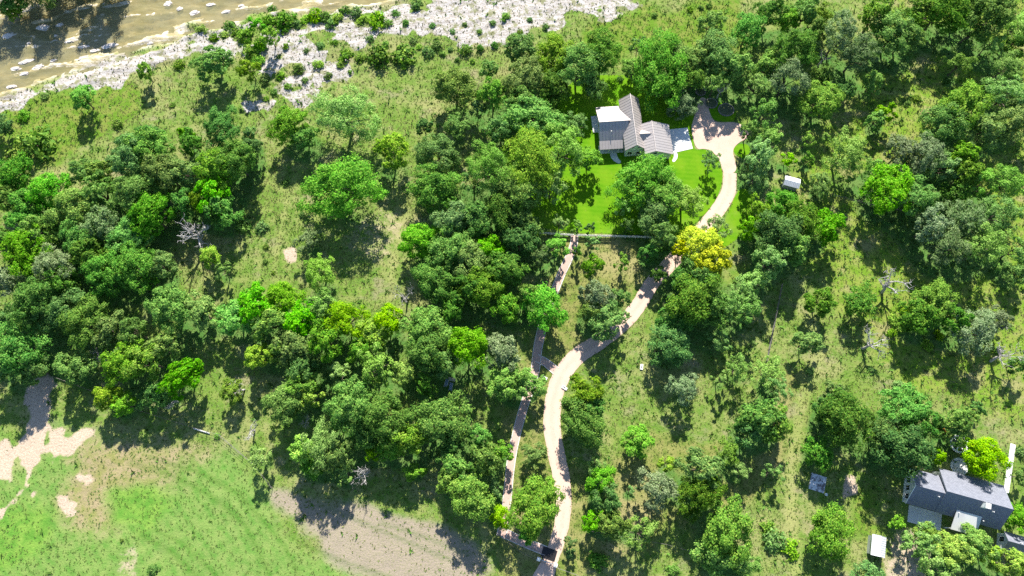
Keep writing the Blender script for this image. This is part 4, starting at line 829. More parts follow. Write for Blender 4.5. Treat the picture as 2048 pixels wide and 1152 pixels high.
g = zone(g, n.attr('understory_shade').outputs['Fac'], n.mix(n.ramp(n2, .4, .62), col(.070, .165, .034), col(.115, .19, .05)), .9)  # understory green that also paints in the blue-green tone of tree shadows
fld = n.mix(n.ramp(n2, .35, .65), col(.098, .218, .038), col(.175, .262, .066)); fld = n.mix(n.math('MULTIPLY', wv.outputs['Fac'], .35), fld, col(.21, .275, .08))
fld = n.mix(n.math('MULTIPLY', n.ramp(n1, .54, .7), .7), fld, col(.30, .30, .13))
g = zone(g, zA[1], fld)
g = zone(g, zC[0], n.mix(n.ramp(n2, .35, .65), col(.22, .22, .075), col(.30, .245, .14)), .9)
g = zone(g, zD[2], n.mix(n.ramp(n2, .35, .65), col(.09, .22, .03), col(.17, .29, .05)), .9)
g = zone(g, zA[2], n.mix(n.ramp(n3, .4, .66), col(.30, .25, .195), col(.245, .225, .14)), .9)
g = n.mix(n.math('MULTIPLY', zD[0], .38), g, n.mix(n3, col(.34, .32, .14), col(.30, .34, .10)))
g = n.mix(n.math('MULTIPLY', zD[1], .75), g, n.mix(1., g, col(.55, .72, .5), 'MULTIPLY'))
g = zone(g, zB[0], n.mix(n.ramp(n3, .35, .7), col(.52, .415, .32), col(.37, .285, .20)), 1.2, .36, .70)
rk = n.mix(n.ramp(n.noise(1.1, 6, .72, n.pos((.45, 1.5, 1), rad(-14))), .42, .7), col(.46, .435, .42), col(.25, .215, .185))
rk = n.mix(n.math('MULTIPLY', n.ramp(n3, .50, .64), .85), rk, col(.22, .19, .11))
rk = n.mix(n.math('MULTIPLY', n.ramp(n2, .50, .62), .8), rk, col(.17, .18, .07))
g = zone(g, zA[0], rk, 1.7, .46, .62)
g = n.mix(zC[2], g, n.mix(n.ramp(n.noise(.5, 6, .7, n.pos((.5, 1.6, 1), rad(-14))), .42, .66), col(.34, .29, .15), col(.66, .60, .52)))
g = n.mix(n.math('MULTIPLY', n.ramp(n4, .3, .75), .35), g, n.mix(1.0, g, col(.55, .55, .55), 'MULTIPLY'))
n.base(g, .95, .04); n.bump(n.math('ADD', n3, n.math('MULTIPLY', n4, .5)), .8, .18)
kind(link('ground', gme, n.m), 'structure')

# ------------------------------------------------------------------ river water
n = N('river_water'); q = n.pos((.35, 1, 1), rad(-14)); f = n.noise(.8, 5, .6, q); f2 = n.noise(.12, 4, .6, n.pos())
n.base(n.mix(n.ramp(f2, .35, .65), col(.25, .24, .125), col(.31, .285, .16)), .12, .5); n.bump(n.noise(1.6, 3, .5, q), .06, .1)
tr = n.n('ShaderNodeBsdfTransparent'); tr.inputs[0].default_value = col(.80, .74, .52)
mx = n.n('ShaderNodeMixShader'); n.l(n.ramp(f, .2, .8), mx.inputs[0]); mx.inputs[0].default_value = .5
fac = n.n('ShaderNodeMapRange'); n.l(f, fac.inputs[0]); fac.inputs[1].default_value = .3; fac.inputs[2].default_value = .7; fac.inputs[3].default_value = .38; fac.inputs[4].default_value = .62
n.l(fac.outputs[0], mx.inputs[0]); n.l(tr.outputs[0], mx.inputs[1]); n.l(n.p.outputs[0], mx.inputs[2]); n.l(mx.outputs[0], n.out.inputs[0])
wx = np.linspace(-260, 20, 60); wy = np.linspace(70, 320, 50); WX, WY = np.meshgrid(wx, wy)
Iw = np.arange(3000).reshape(50, 60)
wme = fast_mesh('river', np.stack([WX.ravel(), WY.ravel(), np.full(3000, -.72)], 1), np.stack([Iw[:-1, :-1], Iw[:-1, 1:], Iw[1:, 1:], Iw[1:, :-1]], -1).reshape(-1, 4), 4)
kind(link('river', wme, n.m), 'structure')

# ------------------------------------------------------------------ lawn, drive, paths
n = N('mown_lawn'); f = n.noise(.25, 4, .6, n.pos()); f3 = n.noise(5, 3, .7, n.pos())
wv = n.n('ShaderNodeTexWave'); wv.bands_direction = 'Y'; wv.inputs['Scale'].default_value = .28; wv.inputs['Distortion'].default_value = .6
n.l(n.pos((1, 1, 1), rad(4)), wv.inputs[0])
g = n.mix(n.ramp(f, .35, .7), col(.072, .205, .004), col(.125, .245, .009)); g = n.mix(n.math('MULTIPLY', wv.outputs['Fac'], .30), g, col(.13, .275, .010))
g = n.mix(n.math('MULTIPLY', n.ramp(f3, .45, .8), .35), g, col(.04, .13, .006))
f4 = n.noise(.09, 5, .65, n.pos()); g = n.mix(n.math('MULTIPLY', n.ramp(f4, .54, .70), .65), g, col(.17, .24, .035)); g = n.mix(n.math('MULTIPLY', n.ramp(n.noise(1.1, 5, .7, n.pos()), .58, .74), .4), g, col(.19, .21, .05))
n.base(g, .9, .04); n.bump(f3, .6, .06); M_lawn = n.m
def sheet(name, poly, z, mat, thick=.0):
    bm = bmesh.new(); vs = [bm.verts.new((x, y, z)) for x, y in poly]; f_ = bm.faces.new(vs)
    if f_.normal.z < 0: f_.normal_flip()
    bmesh.ops.triangulate(bm, faces=bm.faces[:])
    if thick:
        r_ = bmesh.ops.extrude_face_region(bm, geom=bm.faces[:])
        for v_ in [e for e in r_['geom'] if isinstance(e, bmesh.types.BMVert)]: v_.co.z -= thick
    bmesh.ops.recalc_face_normals(bm, faces=bm.faces)
    me = bpy.data.meshes.new(name); bm.to_mesh(me); bm.free(); me.update()
    return kind(link(name, me, mat), 'structure')
def smooth_poly(poly, it=2):
    P_ = [Vector(p) for p in poly]
    for _ in range(it):
        P_ = [q for i in range(len(P_)) for q in (P_[i] * .75 + P_[(i + 1) % len(P_)] * .25, P_[i] * .25 + P_[(i + 1) % len(P_)] * .75)]
    return [tuple(p) for p in P_]
for nm, q in (('lawn', LAWN), ('lawn', LAWN2), ('lawn', LAWN3), ('lawn', LAWN4)):
    sheet(nm, smooth_poly(q, 2), .022, M_lawn)

def gravel(name, a, b, c, sc_=1., ruts=False):
    n = N(name); f1, f2, f3 = n.noise(.22 * sc_, 4, .6, n.pos()), n.noise(2.2, 4, .7, n.pos()), n.noise(14, 2, .6, n.pos())
    g = n.mix(n.ramp(f1, .35, .68), a, b); g = n.mix(n.math('MULTIPLY', n.ramp(f2, .5, .75), .5), g, c)
    g = n.mix(n.math('MULTIPLY', n.ramp(f3, .4, .8), .25), g, n.mix(1., g, col(.6, .6, .6), 'MULTIPLY'))
    if ruts:
        u = n.math('ABSOLUTE', n.math('SUBTRACT', n.math('ABSOLUTE', n.math('SUBTRACT', n.attr('across').outputs['Fac'], .5)), .25))
        r_ = n.math('MULTIPLY', n.ramp(n.math('ADD', u, n.math('MULTIPLY', n.math('SUBTRACT', f2, .5), .25)), .20, .04), .5)
        g = n.mix(r_, n.mix(.15, g, c), a)
    n.base(g, .95, .05); n.bump(f3, .3, .02); return n.m
M_granite = gravel('crushed_granite', col(.50, .355, .285), col(.56, .41, .335), col(.40, .28, .22))
M_drive = gravel('crushed_granite_drive', col(.56, .41, .335), col(.50, .36, .29), col(.36, .26, .19), 1., True)
M_paver = gravel('pink_pavers', col(.44, .30, .255), col(.50, .36, .30), col(.36, .24, .21))
M_conc = gravel('pale_concrete', col(.66, .66, .64), col(.58, .58, .57), col(.50, .50, .49))
M_edge = plain('edging_concrete', col(.62, .58, .55), rough=.85)
def ribbon_pts(L, sub=6):
    P_ = [Vector(p) for p in L]; out = []
    for i in range(len(P_) - 1):
        p0, p1, p2, p3 = P_[max(i - 1, 0)], P_[i], P_[i + 1], P_[min(i + 2, len(P_) - 1)]
        for k in range(sub):
            t = k / sub
            out.append(.5 * ((2 * p1) + (p2 - p0) * t + (2 * p0 - 5 * p1 + 4 * p2 - p3) * t * t + (3 * p1 - p0 - 3 * p2 + p3) * t ** 3))
    out.append(P_[-1]); return out
def ribbon(name, L, z, mat, edge=None, wob=0., seed=1):
    R_ = random.Random(seed); C_ = ribbon_pts(L); A = []; B = []
    for i, p in enumerate(C_):
        d = (C_[min(i + 1, len(C_) - 1)] - C_[max(i - 1, 0)]); d = Vector((d.x, d.y)).normalized(); nn = Vector((-d.y, d.x))
        wl, wr = p.z / 2 + R_.uniform(-wob, wob), p.z / 2 + R_.uniform(-wob, wob)
        A.append(Vector((p.x, p.y)) + nn * wl); B.append(Vector((p.x, p.y)) - nn * wr)
    V_ = []; F_ = []
    for a, b in zip(A, B):
        for k in range(5):
            q = a.lerp(b, k / 4); V_.append((q.x, q.y, z))
    for i in range(len(A) - 1):
        for k in range(4): F_.append((i * 5 + k, i * 5 + k + 1, i * 5 + k + 6, i * 5 + k + 5))
    me = bpy.data.meshes.new(name); me.from_pydata(V_, [], F_); me.update()
    fattr(me, 'across', [k / 4 for _ in A for k in range(5)])
    if me.polygons[0].normal.z < 0: me.flip_normals()
    o = kind(link(name, me, mat), 'structure')
    if edge:
        for side, s in ((A, 1), (B, -1)):
            mb = MB(); rows = []
            for i, p in enumerate(side):
                d = (side[min(i + 1, len(side) - 1)] - side[max(i - 1, 0)]).normalized(); nn = Vector((-d.y, d.x)) * s
                for q, zz in ((p - nn * .02, 0.0), (p - nn * .02, .10), (p + nn * edge, .10), (p + nn * edge, 0.0)): rows.append((q.x, q.y, zz))
            fs = [(i * 4 + k, i * 4 + k + 1, i * 4 + k + 5, i * 4 + k + 4) for i in range(len(side) - 1) for k in range(3)]
            mb.add(rows, fs).build('edging', M_edge, o)
    return o
ribbon('driveway', DRIVE, .050, M_drive, wob=.07, seed=3)
sheet('forecourt', smooth_poly(FORE, 2), .056, M_granite)
ribbon('path', PATH, .036, M_paver, edge=.14)
ribbon('path', BRANCH1, .040, M_paver, edge=.14)
ribbon('path', BRANCH2, .044, M_paver, edge=.14)

# ------------------------------------------------------------------ foliage prototypes
def leaf_mat(name, dark, light, tip, trans=.30):
    n = N(name); v = n.attr('v').outputs['Fac']; t = n.attr('t').outputs['Fac']
    oi = n.n('ShaderNodeObjectInfo')
    c = n.mix(v, dark, light); c = n.mix(n.math('MULTIPLY', n.ramp(t, .40, 1.), .8), c, tip)
    hs = n.n('ShaderNodeHueSaturation'); n.l(c, hs.inputs['Color'])
    mr = n.n('ShaderNodeMapRange'); n.l(oi.outputs['Random'], mr.inputs[0]); mr.inputs[3].default_value = .485; mr.inputs[4].default_value = .52
    n.l(mr.outputs[0], hs.inputs['Hue'])
    m2 = n.n('ShaderNodeMapRange'); n.l(n.math('FRACT', n.math('MULTIPLY', oi.outputs['Random'], 7.31)), m2.inputs[0]); m2.inputs[3].default_value = .78; m2.inputs[4].default_value = 1.16
    n.l(m2.outputs[0], hs.inputs['Value'])
    m3 = n.n('ShaderNodeMapRange'); n.l(n.math('FRACT', n.math('MULTIPLY', oi.outputs['Random'], 13.7)), m3.inputs[0]); m3.inputs[3].default_value = .86; m3.inputs[4].default_value = 1.1
    n.l(m3.outputs[0], hs.inputs['Saturation'])
    n.base(hs.outputs[0], .6, .06)
    tl = n.n('ShaderNodeBsdfTranslucent'); n.l(n.mix(1., hs.outputs[0], col(1.0, 1.15, .55), 'MULTIPLY'), tl.inputs[0])
    mx = n.n('ShaderNodeMixShader'); mx.inputs[0].default_value = trans
    n.l(n.p.outputs[0], mx.inputs[1]); n.l(tl.outputs[0], mx.inputs[2]); n.l(mx.outputs[0], n.out.inputs[0])
    return n.m
LEAF = {
 'D': leaf_mat('dark_green_leaves', col(.030, .096, .015), col(.090, .222, .030), col(.23, .37, .06)),
 'G': leaf_mat('mid_green_leaves', col(.050, .136, .016), col(.142, .300, .034), col(.31, .45, .065)),
 'B': leaf_mat('bright_green_leaves', col(.046, .170, .012), col(.135, .370, .024), col(.30, .52, .06)),
 'L': leaf_mat('lime_green_leaves', col(.080, .215, .012), col(.220, .430, .024), col(.42, .58, .06)),
 'T': leaf_mat('blue_green_leaves', col(.040, .122, .022), col(.118, .268, .048), col(.25, .40, .085)),
 'P': leaf_mat('pale_feathery_leaves', col(.082, .205, .030), col(.215, .400, .066), col(.38, .55, .14)),
 'S': leaf_mat('grey_green_leaves', col(.074, .145, .045), col(.180, .280, .095), col(.34, .42, .20)),
 'Y': leaf_mat('golden_leaves', col(.22, .34, .015), col(.58, .60, .02), col(.80, .76, .05)),
}
def bark(name, a, b):
    n = N(name); f = n.noise(6, 5, .7, n.obj((1, 1, .35))); n.base(n.mix(n.ramp(f, .35, .7), a, b), .9, .15); n.bump(f, .6, .05); return n.m
M_bark = bark('grey_brown_bark', col(.085, .065, .050), col(.17, .14, .115))
M_dead = bark('weathered_dead_wood', col(.34, .32, .31), col(.52, .50, .48))

def leaves(rng, centres, rad_, per, lsize, outc, upb, rndb, fac=1.):
    """leaf quads in clumps: centres (K,3), clump radius rad_ (K,), outward directions outc (K,3)"""
    K = len(centres); n_ = K * per
    cidx = np.repeat(np.arange(K), per)
    off = rng.normal(size=(n_, 3)); off /= np.linalg.norm(off, axis=1)[:, None] + 1e-9
    off *= (rng.random((n_, 1)) ** .5) * rad_[cidx][:, None] * np.where(rng.random((n_, 1)) < .22, rng.uniform(1., 1.9, (n_, 1)), 1.); off[:, 2] *= .7
    c = centres[cidx] + off
    nrm = outc[cidx] * .7 + np.array([0, 0, upb]) + rng.normal(size=(n_, 3)) * rndb + off / (rad_[cidx][:, None] + 1e-9) * .5
    nrm /= np.linalg.norm(nrm, axis=1)[:, None] + 1e-9
    a = np.cross(nrm, rng.normal(size=(n_, 3))); a /= np.linalg.norm(a, axis=1)[:, None] + 1e-9
    b = np.cross(nrm, a); s = lsize * (.65 + .7 * rng.random((n_, 1))); a = a * s * .62; b = b * s * .42 * fac
    # four-cornered leaf spray, folded along the middle
    q = np.stack([c - a, c - b * .9 + nrm * s * .10, c + a, c + b * .9 + nrm * s * .10], 1).reshape(-1, 3)
    return q, cidx
def crown_mesh(name, seed, kind_, nl, per, lsize, nclump, lobe=(.30, .44), fill=1., droop=0., lum=.55):
    rng = np.random.default_rng(seed)
    # lobes over a dome, a few dropped so that the outline is uneven
    L = []
    for i in range(nl):
        t = (i + .5) / nl; zz = 1 - 1.72 * t; ph = i * 2.39996 + rng.uniform(-.5, .5)
        rr = math.sqrt(max(0, 1 - zz * zz)); k = rng.uniform(.42, .92)
        L.append((math.cos(ph) * rr * k, math.sin(ph) * rr * k, zz * k * .95))
    for _ in range(max(3, nl // 7)):
        a_, q_ = rng.uniform(0, 6.28), rng.uniform(.0, .38); L.insert(0, (math.cos(a_) * q_, math.sin(a_) * q_, rng.uniform(.30, .62)))
    nl = len(L); L = np.array(L); keep = rng.random(nl) < fill; keep[:max(3, nl // 8)] = True; L = L[keep]
    lr = rng.uniform(*lobe, len(L)) * rng.uniform(.75, 1.2, len(L)); lv = rng.random(len(L))
    cs, outs, rs, vs = [], [], [], []
    for p, r, v in zip(L, lr, lv):
        d = rng.normal(size=(nclump, 3)); d[:, 2] = np.abs(d[:, 2]) * 1.2 - .2; d += p[None] * .9
        d /= np.linalg.norm(d, axis=1)[:, None]
        cs.append(p[None] + d * r * rng.uniform(.7, 1.0, (nclump, 1)) * np.array([1, 1, .85]) - np.array([0, 0, droop]) * rng.random((nclump, 1)))
        outs.append(d); rs.append(np.full(nclump, r * .40) * rng.uniform(.7, 1.25, nclump)); vs.append(np.clip(v * .6 + rng.random(nclump) * .5, 0, 1))
    cs, outs, rs, vs = map(np.concatenate, (cs, outs, rs, vs))
    q, ci = leaves(rng, cs, rs, per, lsize, outs, .35, .38)
    me = fast_mesh(name, q, np.arange(len(q)).reshape(-1, 4), 4)
    v = np.clip(vs[ci] * .75 + rng.random(len(ci)) * .3, 0, 1); t = rng.random(len(ci))
    fattr(me, 'v', np.repeat(v, 4)); fattr(me, 't', np.repeat(t, 4))
    me.materials.append(LEAF[kind_])
    return me, L
def trunk_mesh(name, L, seed, thick=.05, lean=.0):
    """z 0 = base, z 1 = crown centre; x, y in crown radii"""
    R_ = random.Random(seed); mb = MB()
    bx, by = R_.uniform(-.08, .08), R_.uniform(-.08, .08)
    fork = R_.uniform(.42, .6)
    mb.tube([(0, 0, -.06), (bx * .2, by * .2, .08), (bx * .6, by * .6, fork * .6), (bx, by, fork), (bx * 1.1, by * 1.1, .95)], [thick * 1.35, thick, thick * .85, thick * .75, thick * .3], 7)
    for p in sorted(L.tolist(), key=lambda p: p[2])[:9]:
        e = Vector((p[0] * .95, p[1] * .95, 1 + p[2] * .55)); s = Vector((bx, by, fork + R_.uniform(-.1, .1)))
        m = s.lerp(e, .5) + Vector((R_.uniform(-.06, .06), R_.uniform(-.06, .06), R_.uniform(-.02, .1)))
        mb.tube([s, m, e], [thick * .5, thick * .34, thick * .12], 5)
        for _ in range(2):
            k = R_.uniform(.35, .8); b0 = m.lerp(e, k); b1 = b0 + Vector((R_.uniform(-.22, .22), R_.uniform(-.22, .22), R_.uniform(0, .2)))
            mb.tube([b0, b1], [thick * .18, thick * .06], 4)
    me = mb.mesh(name, True); me.materials.append(M_bark); return me
PROTO = {}
def protos():
    sd = 100
    for k in 'DGBLTPSY':
        for size, nv, nl, ncl, per, ls in (('huge', 1, 54, 17, 20, .044), ('big', 3, 40, 17, 17, .060), ('mid', 3, 26, 15, 17, .082), ('small', 2, 13, 13, 15, .125)):
            for v in range(nv if k != 'Y' else 2):
                sd += 1; kw = {}
                if k == 'P': kw = dict(lobe=(.18, .28), fill=.74, droop=.10); pr, l2 = int(per * .80), ls * .82
                elif k == 'S': kw = dict(lobe=(.20, .31), fill=.82); pr, l2 = int(per * .9), ls * .85
                elif k == 'T': kw = dict(lobe=(.21, .33), fill=.92); pr, l2 = per + 1, ls * .92
                elif k == 'Y': kw = dict(lobe=(.22, .32), fill=.85); pr, l2 = per, ls
                elif k == 'L': kw = dict(lobe=(.21, .32), fill=.85); pr, l2 = per, ls
                else: kw = dict(lobe=(.22, .35), fill=.9); pr, l2 = per, ls
                me, L = crown_mesh('crown', sd, k, nl, pr, l2, ncl, **kw)
                PROTO.setdefault((k, size), []).append((me, trunk_mesh('trunk', L, sd)))
protos()
SNAME = {'D': 'broadleaf_tree', 'G': 'broadleaf_tree', 'B': 'broadleaf_tree', 'L': 'lime_green_tree', 'T': 'blue_green_tree', 'P': 'feathery_tree', 'S': 'grey_green_tree', 'Y': 'yellow_tree'}
SGRP = {'D': 'dark green trees of the woods', 'G': 'mid-green trees of the woods', 'B': 'bright green trees of the woods', 'L': 'lime-green trees', 'T': 'blue-green trees', 'P': 'pale feathery trees', 'S': 'grey-green trees', 'Y': 'golden yellow trees'}
RT = random.Random(77)
for i, (x, y, r, hc, sh, k, lab) in enumerate(TREES):
    z = gz(x, y)
    size = 'huge' if r > 6.6 else 'big' if r > 4.6 else ('mid' if r > 2.6 else 'small')
    cm, tm = RT.choice(PROTO[(k, size)])
    root = thing(SNAME[k], lab, 'tree', (x, y, z), RT.uniform(0, 6.28), SGRP[k])
    ex = RT.uniform(.84, 1.20)
    c = link('crown', cm, None, root); c.location = (0, 0, hc); c.scale = (r * .98 * ex, r * .98 / ex, sh * RT.uniform(.92, 1.1))
    t = link('trunk', tm, None, root); t.scale = (r, r, hc)

# shrubs: low domes of leaves on short stems
def shrub_mesh(seed, k):
    rng = np.random.default_rng(seed); nc = 46
    d = rng.normal(size=(nc, 3)); d[:, 2] = np.abs(d[:, 2]); d /= np.linalg.norm(d, axis=1)[:, None]
    cs = d * rng.uniform(.35, .9, (nc, 1)) * np.array([1, 1, .85]); cs[:, 2] += .08
    q, ci = leaves(rng, cs, rng.uniform(.16, .30, nc), 13, .17, d, .6, .6)
    me = fast_mesh('foliage', q, np.arange(len(q)).reshape(-1, 4), 4)
    fattr(me, 'v', np.repeat(np.clip(rng.random(nc)[ci] * .8 + rng.random(len(ci)) * .25, 0, 1), 4)); fattr(me, 't', np.repeat(rng.random(len(ci)), 4))
    me.materials.append(LEAF[k]); return me
def stem_mesh(seed):
    R_ = random.Random(seed); mb = MB()
    for j in range(6):
        a = j * 1.05 + R_.uniform(-.3, .3); e = (math.cos(a) * .5, math.sin(a) * .5, R_.uniform(.4, .7))
        mb.tube([(0, 0, -.08), (e[0] * .35, e[1] * .35, e[2] * .6), e], [.05, .035, .012], 4)
    me = mb.mesh('stem'); me.materials.append(M_bark); return me
SHP = {k: [shrub_mesh(900 + i * 7 + j, k) for j in range(3)] for i, k in enumerate('DGBLTP')}
STEMS = [stem_mesh(s) for s in (1, 2)]
for x, y, r, k, lab in SHRUBS:
    root = thing('shrub', lab, 'shrub', (x, y, gz(x, y)), RT.uniform(0, 6.28), 'shrubs on the banks and meadows')
    f = link('foliage', RT.choice(SHP[k]), None, root); f.scale = (r * RT.uniform(.92, 1.12), r * RT.uniform(.92, 1.1), r * RT.uniform(.75, 1.05))
    s = link('stem', RT.choice(STEMS), None, root); s.scale = (r, r, r * .8)

# dead trees: trunk and crooked bare branches
def dead_meshes(seed, lean=(0, 0)):
    R_ = random.Random(seed); tk = MB(); br = MB()
    top = Vector((lean[0], lean[1], .55)); pts = [Vector((0, 0, -.05)), Vector((lean[0] * .3 + R_.uniform(-.04, .04), lean[1] * .3, .2)), Vector((lean[0] * .65, lean[1] * .65 + R_.uniform(-.05, .05), .4)), top]
    tk.tube(pts, [.085, .068, .055, .045], 8)
    def grow(p, d, ln, r, lev):
        pts = [p]; q = p.copy(); dd = d.copy()
        for s in range(4):
            dd = (dd + Vector((R_.uniform(-.45, .45), R_.uniform(-.45, .45), R_.uniform(-.22, .3)))).normalized(); q = q + dd * ln / 4; pts.append(q.copy())
        br.tube(pts, [r, r * .85, r * .68, r * .5, r * .28], 6 if lev < 2 else 4)
        if lev < 3:
            for s in range(4 if lev < 2 else 3):
                j = R_.choice((1, 2, 3, 4)); a = R_.uniform(0, 6.28)
                nd = (dd * .6 + Vector((math.cos(a), math.sin(a), R_.uniform(-.1, .6))) * .9).normalized()
                grow(pts[j], nd, ln * R_.uniform(.42, .66), r * .5, lev + 1)
    for j in range(5):
        a = j * 1.256 + R_.uniform(-.4, .4)
        grow(pts[R_.choice((2, 3, 3))], Vector((math.cos(a), math.sin(a), R_.uniform(.2, .8))).normalized(), R_.uniform(.55, .85), R_.uniform(.028, .042), 0)
    a, b = tk.mesh('trunk', True), br.mesh('branches', True); a.materials.append(M_dead); b.materials.append(M_dead); return a, b
DP = [dead_meshes(s, l) for s, l in ((3, (.1, .05)), (4, (-.1, .1)), (5, (.0, .3)), (6, (.2, .0)), (7, (-.05, -.1)))]
for i, (x, y, r, h, lab) in enumerate(DEAD):
    root = thing('dead_tree', lab, 'dead tree', (x, y, gz(x, y)), [0.3, 1.9, 4.0, .1, 2.2, 1.2, 5.1, 3.3, .9, 2.7, 4.4, 1.5, 3.9, .6][i], 'bare dead trees')
    tk, br = DP[[0, 1, 3, 2, 4, 3, 0, 1, 4, 2, 1, 3, 0, 4][i]]
    for nm, me in (('trunk', tk), ('branches', br)):
        o = link(nm, me, None, root); o.scale = (r * 1.05, r * 1.05, h)

# ------------------------------------------------------------------ river rocks
n = N('limestone'); f = n.noise(1.3, 6, .7, n.obj((.5, 1.6, 1))); n.base(n.mix(n.ramp(f, .4, .68), col(.62, .58, .54), col(.36, .31, .27)), .9, .15); n.bump(f, .7, .12); M_lime = n.m
def rock_mesh(seed):
    """broken limestone slab: uneven outline, stepped top"""
    R_ = random.Random(seed); k = 13; mb = MB()
    for lay, (sc_, z0, z1) in enumerate(((1.0, -1.2, .28), (.72, .2, .52), (.42, .45, .72))):
        ox, oy = R_.uniform(-.2, .2) * lay * .6, R_.uniform(-.2, .2) * lay * .6
        pts = [(math.cos(6.283 * i / k) * sc_ * R_.uniform(.55, 1.08) + ox, math.sin(6.283 * i / k) * sc_ * R_.uniform(.6, 1.08) + oy) for i in range(k)]
        v = [(x, y, z1 + R_.uniform(-.1, .1)) for x, y in pts] + [(x * 1.08, y * 1.08, z0) for x, y in pts] + [(ox, oy, z1 + R_.uniform(0, .15))]
        mb.add(v, [(i, (i + 1) % k, 2 * k) for i in range(k)] + [(i, i + k, (i + 1) % k + k, (i + 1) % k) for i in range(k)])
    me = mb.mesh('river_rock'); me.materials.append(M_lime); return me
RK = [rock_mesh(s) for s in (1, 2, 3, 4, 5, 6)]
for i, (x, y, a, b, lab) in enumerate(ROCKL):
    o = link('river_rock', RK[i % 6]); o.location = (x, y, -.80); o.scale = (a * 1.05, b * 1.05, .42); o.rotation_euler = (0, 0, rad(14) + RT.uniform(-.2, .2))
    tag(o, lab, 'rock', 'limestone rocks in the river')

# ------------------------------------------------------------------ houses
def metal_roof(name, base, dark, rough):
    n = N(name); f = n.noise(.6, 4, .6, n.obj()); n.base(n.mix(n.ramp(f, .3, .7), base, dark), rough, .5, .35); return n.m
M_tanroof = metal_roof('tan_metal_roofing', col(.43, .385, .36), col(.39, .35, .33), .36)
M_seam = metal_roof('tan_metal_seam', col(.31, .275, .255), col(.29, .255, .235), .45)
M_white = plain('white_painted_wall', col(.74, .77, .74), rough=.7)
M_trim = plain('white_trim', col(.80, .80, .78), rough=.6)
M_glass = N('window_glass').base(col(.02, .025, .03), .08, .6)
M_darkd = plain('dark_door', col(.03, .03, .035), rough=.5)
M_whitemetal = metal_roof('white_metal_roofing', col(.80, .81, .82), col(.74, .76, .78), .42)
M_greyrib = metal_roof('grey_metal_rib', col(.42, .46, .50), col(.40, .43, .46), .45)
n = N('grey_shingles'); bt = n.n('ShaderNodeTexBrick'); bt.inputs['Scale'].default_value = 1; bt.inputs['Brick Width'].default_value = .45; bt.inputs['Row Height'].default_value = .22
bt.inputs['Color1'].default_value = col(.135, .145, .18); bt.inputs['Color2'].default_value = col(.19, .20, .24); bt.inputs['Mortar'].default_value = col(.10, .10, .12); bt.inputs['Mortar Size'].default_value = .02
n.l(n.obj(), bt.inputs[0]); f = n.noise(1.2, 5, .7, n.obj())
n.base(n.mix(n.math('MULTIPLY', n.ramp(f, .4, .7), .4), bt.outputs[0], col(.15, .16, .19)), .6, .4); n.bump(bt.outputs[1], .35, .02); M_shingle = n.m

def wall_box(x0, x1, y0, y1, z0, z1, axis='y', ridge=None, zr=None, zr2=None):
    """walls with gables; axis = direction of the ridge"""
    mb = MB()
    if ridge is None: return mb.box(x0, x1, y0, y1, z0, z1)
    if axis == 'y':
        v = [(x0, y0, z0), (x1, y0, z0), (x1, y0, zr2 or z1), (ridge, y0, zr), (x0, y0, z1)]
        v2 = [(a, y1, c) for a, b, c in v]
    else:
        v = [(x0, y0, z0), (x0, y1, z0), (x0, y1, zr2 or z1), (x0, ridge, zr), (x0, y0, z1)]
        v2 = [(x1, b, c) for a, b, c in v]
    return mb.add(v + v2, [(0, 1, 2, 3, 4), (9, 8, 7, 6, 5)] + [(i, i + 5, (i + 1) % 5 + 5, (i + 1) % 5) for i in range(5)])
def slope(house, quad, mat, seam_mat=None, step=.5, name='roof', t=.12, sh_=.03):
    """roof slope; quad = eave a, eave b, ridge b, ridge a; seams run from eave to ridge"""
    o = MB().slab(quad, t).build(name, mat, house)
    if seam_mat:
        a, b, c, d = [Vector(p) for p in quad]; m = MB(); L_ = (b - a).length; k = int(L_ / step)
        nrm = (b - a).cross(d - a).normalized();  nrm = nrm if nrm.z > 0 else -nrm
        e = (b - a).normalized() * .025
        for i in range(k + 1):
            u = min(.996, max(.004, i / k)); p, q = a.lerp(b, u), d.lerp(c, u)
            v = [p - e, p + e, q + e, q - e]
            m.add([tuple(w_ - nrm * .01) for w_ in v] + [tuple(w_ + nrm * sh_) for w_ in v], [(4, 5, 6, 7), (0, 1, 5, 4), (1, 2, 6, 5), (2, 3, 7, 6), (3, 0, 4, 7)])
        kind(m.build('seam', seam_mat, o), 'stuff')
    return o
def window(house, p, u, w_, h_, out):
    """window in a wall: centre p, unit u along the wall, out = outward unit"""
    p, u, out = Vector(p), Vector(u), Vector(out); up = Vector((0, 0, 1))
    def bar(a, b, c, d, t0, t1):
        v = [p + u * x + up * z + out * t for t in (t0, t1) for x, z in ((a, c), (b, c), (b, d), (a, d))]
        return v, [(3, 2, 1, 0), (4, 5, 6, 7), (0, 1, 5, 4), (1, 2, 6, 5), (2, 3, 7, 6), (3, 0, 4, 7)]
    fr = MB(); e = .07
    for q in ((-w_ / 2 - e, w_ / 2 + e, h_ / 2, h_ / 2 + e), (-w_ / 2 - e, w_ / 2 + e, -h_ / 2 - e, -h_ / 2), (-w_ / 2 - e, -w_ / 2, -h_ / 2, h_ / 2), (w_ / 2, w_ / 2 + e, -h_ / 2, h_ / 2), (-.02, .02, -h_ / 2, h_ / 2)):
        fr.add(*bar(*q, -.02, .05))
    o = fr.build('window', M_trim, house)
    for s in (-1, 1): MB().add(*bar(min(s * .02, s * w_ / 2), max(s * .02, s * w_ / 2), -h_ / 2, h_ / 2, -.02, .012)).build('pane', M_glass, o)
    return o

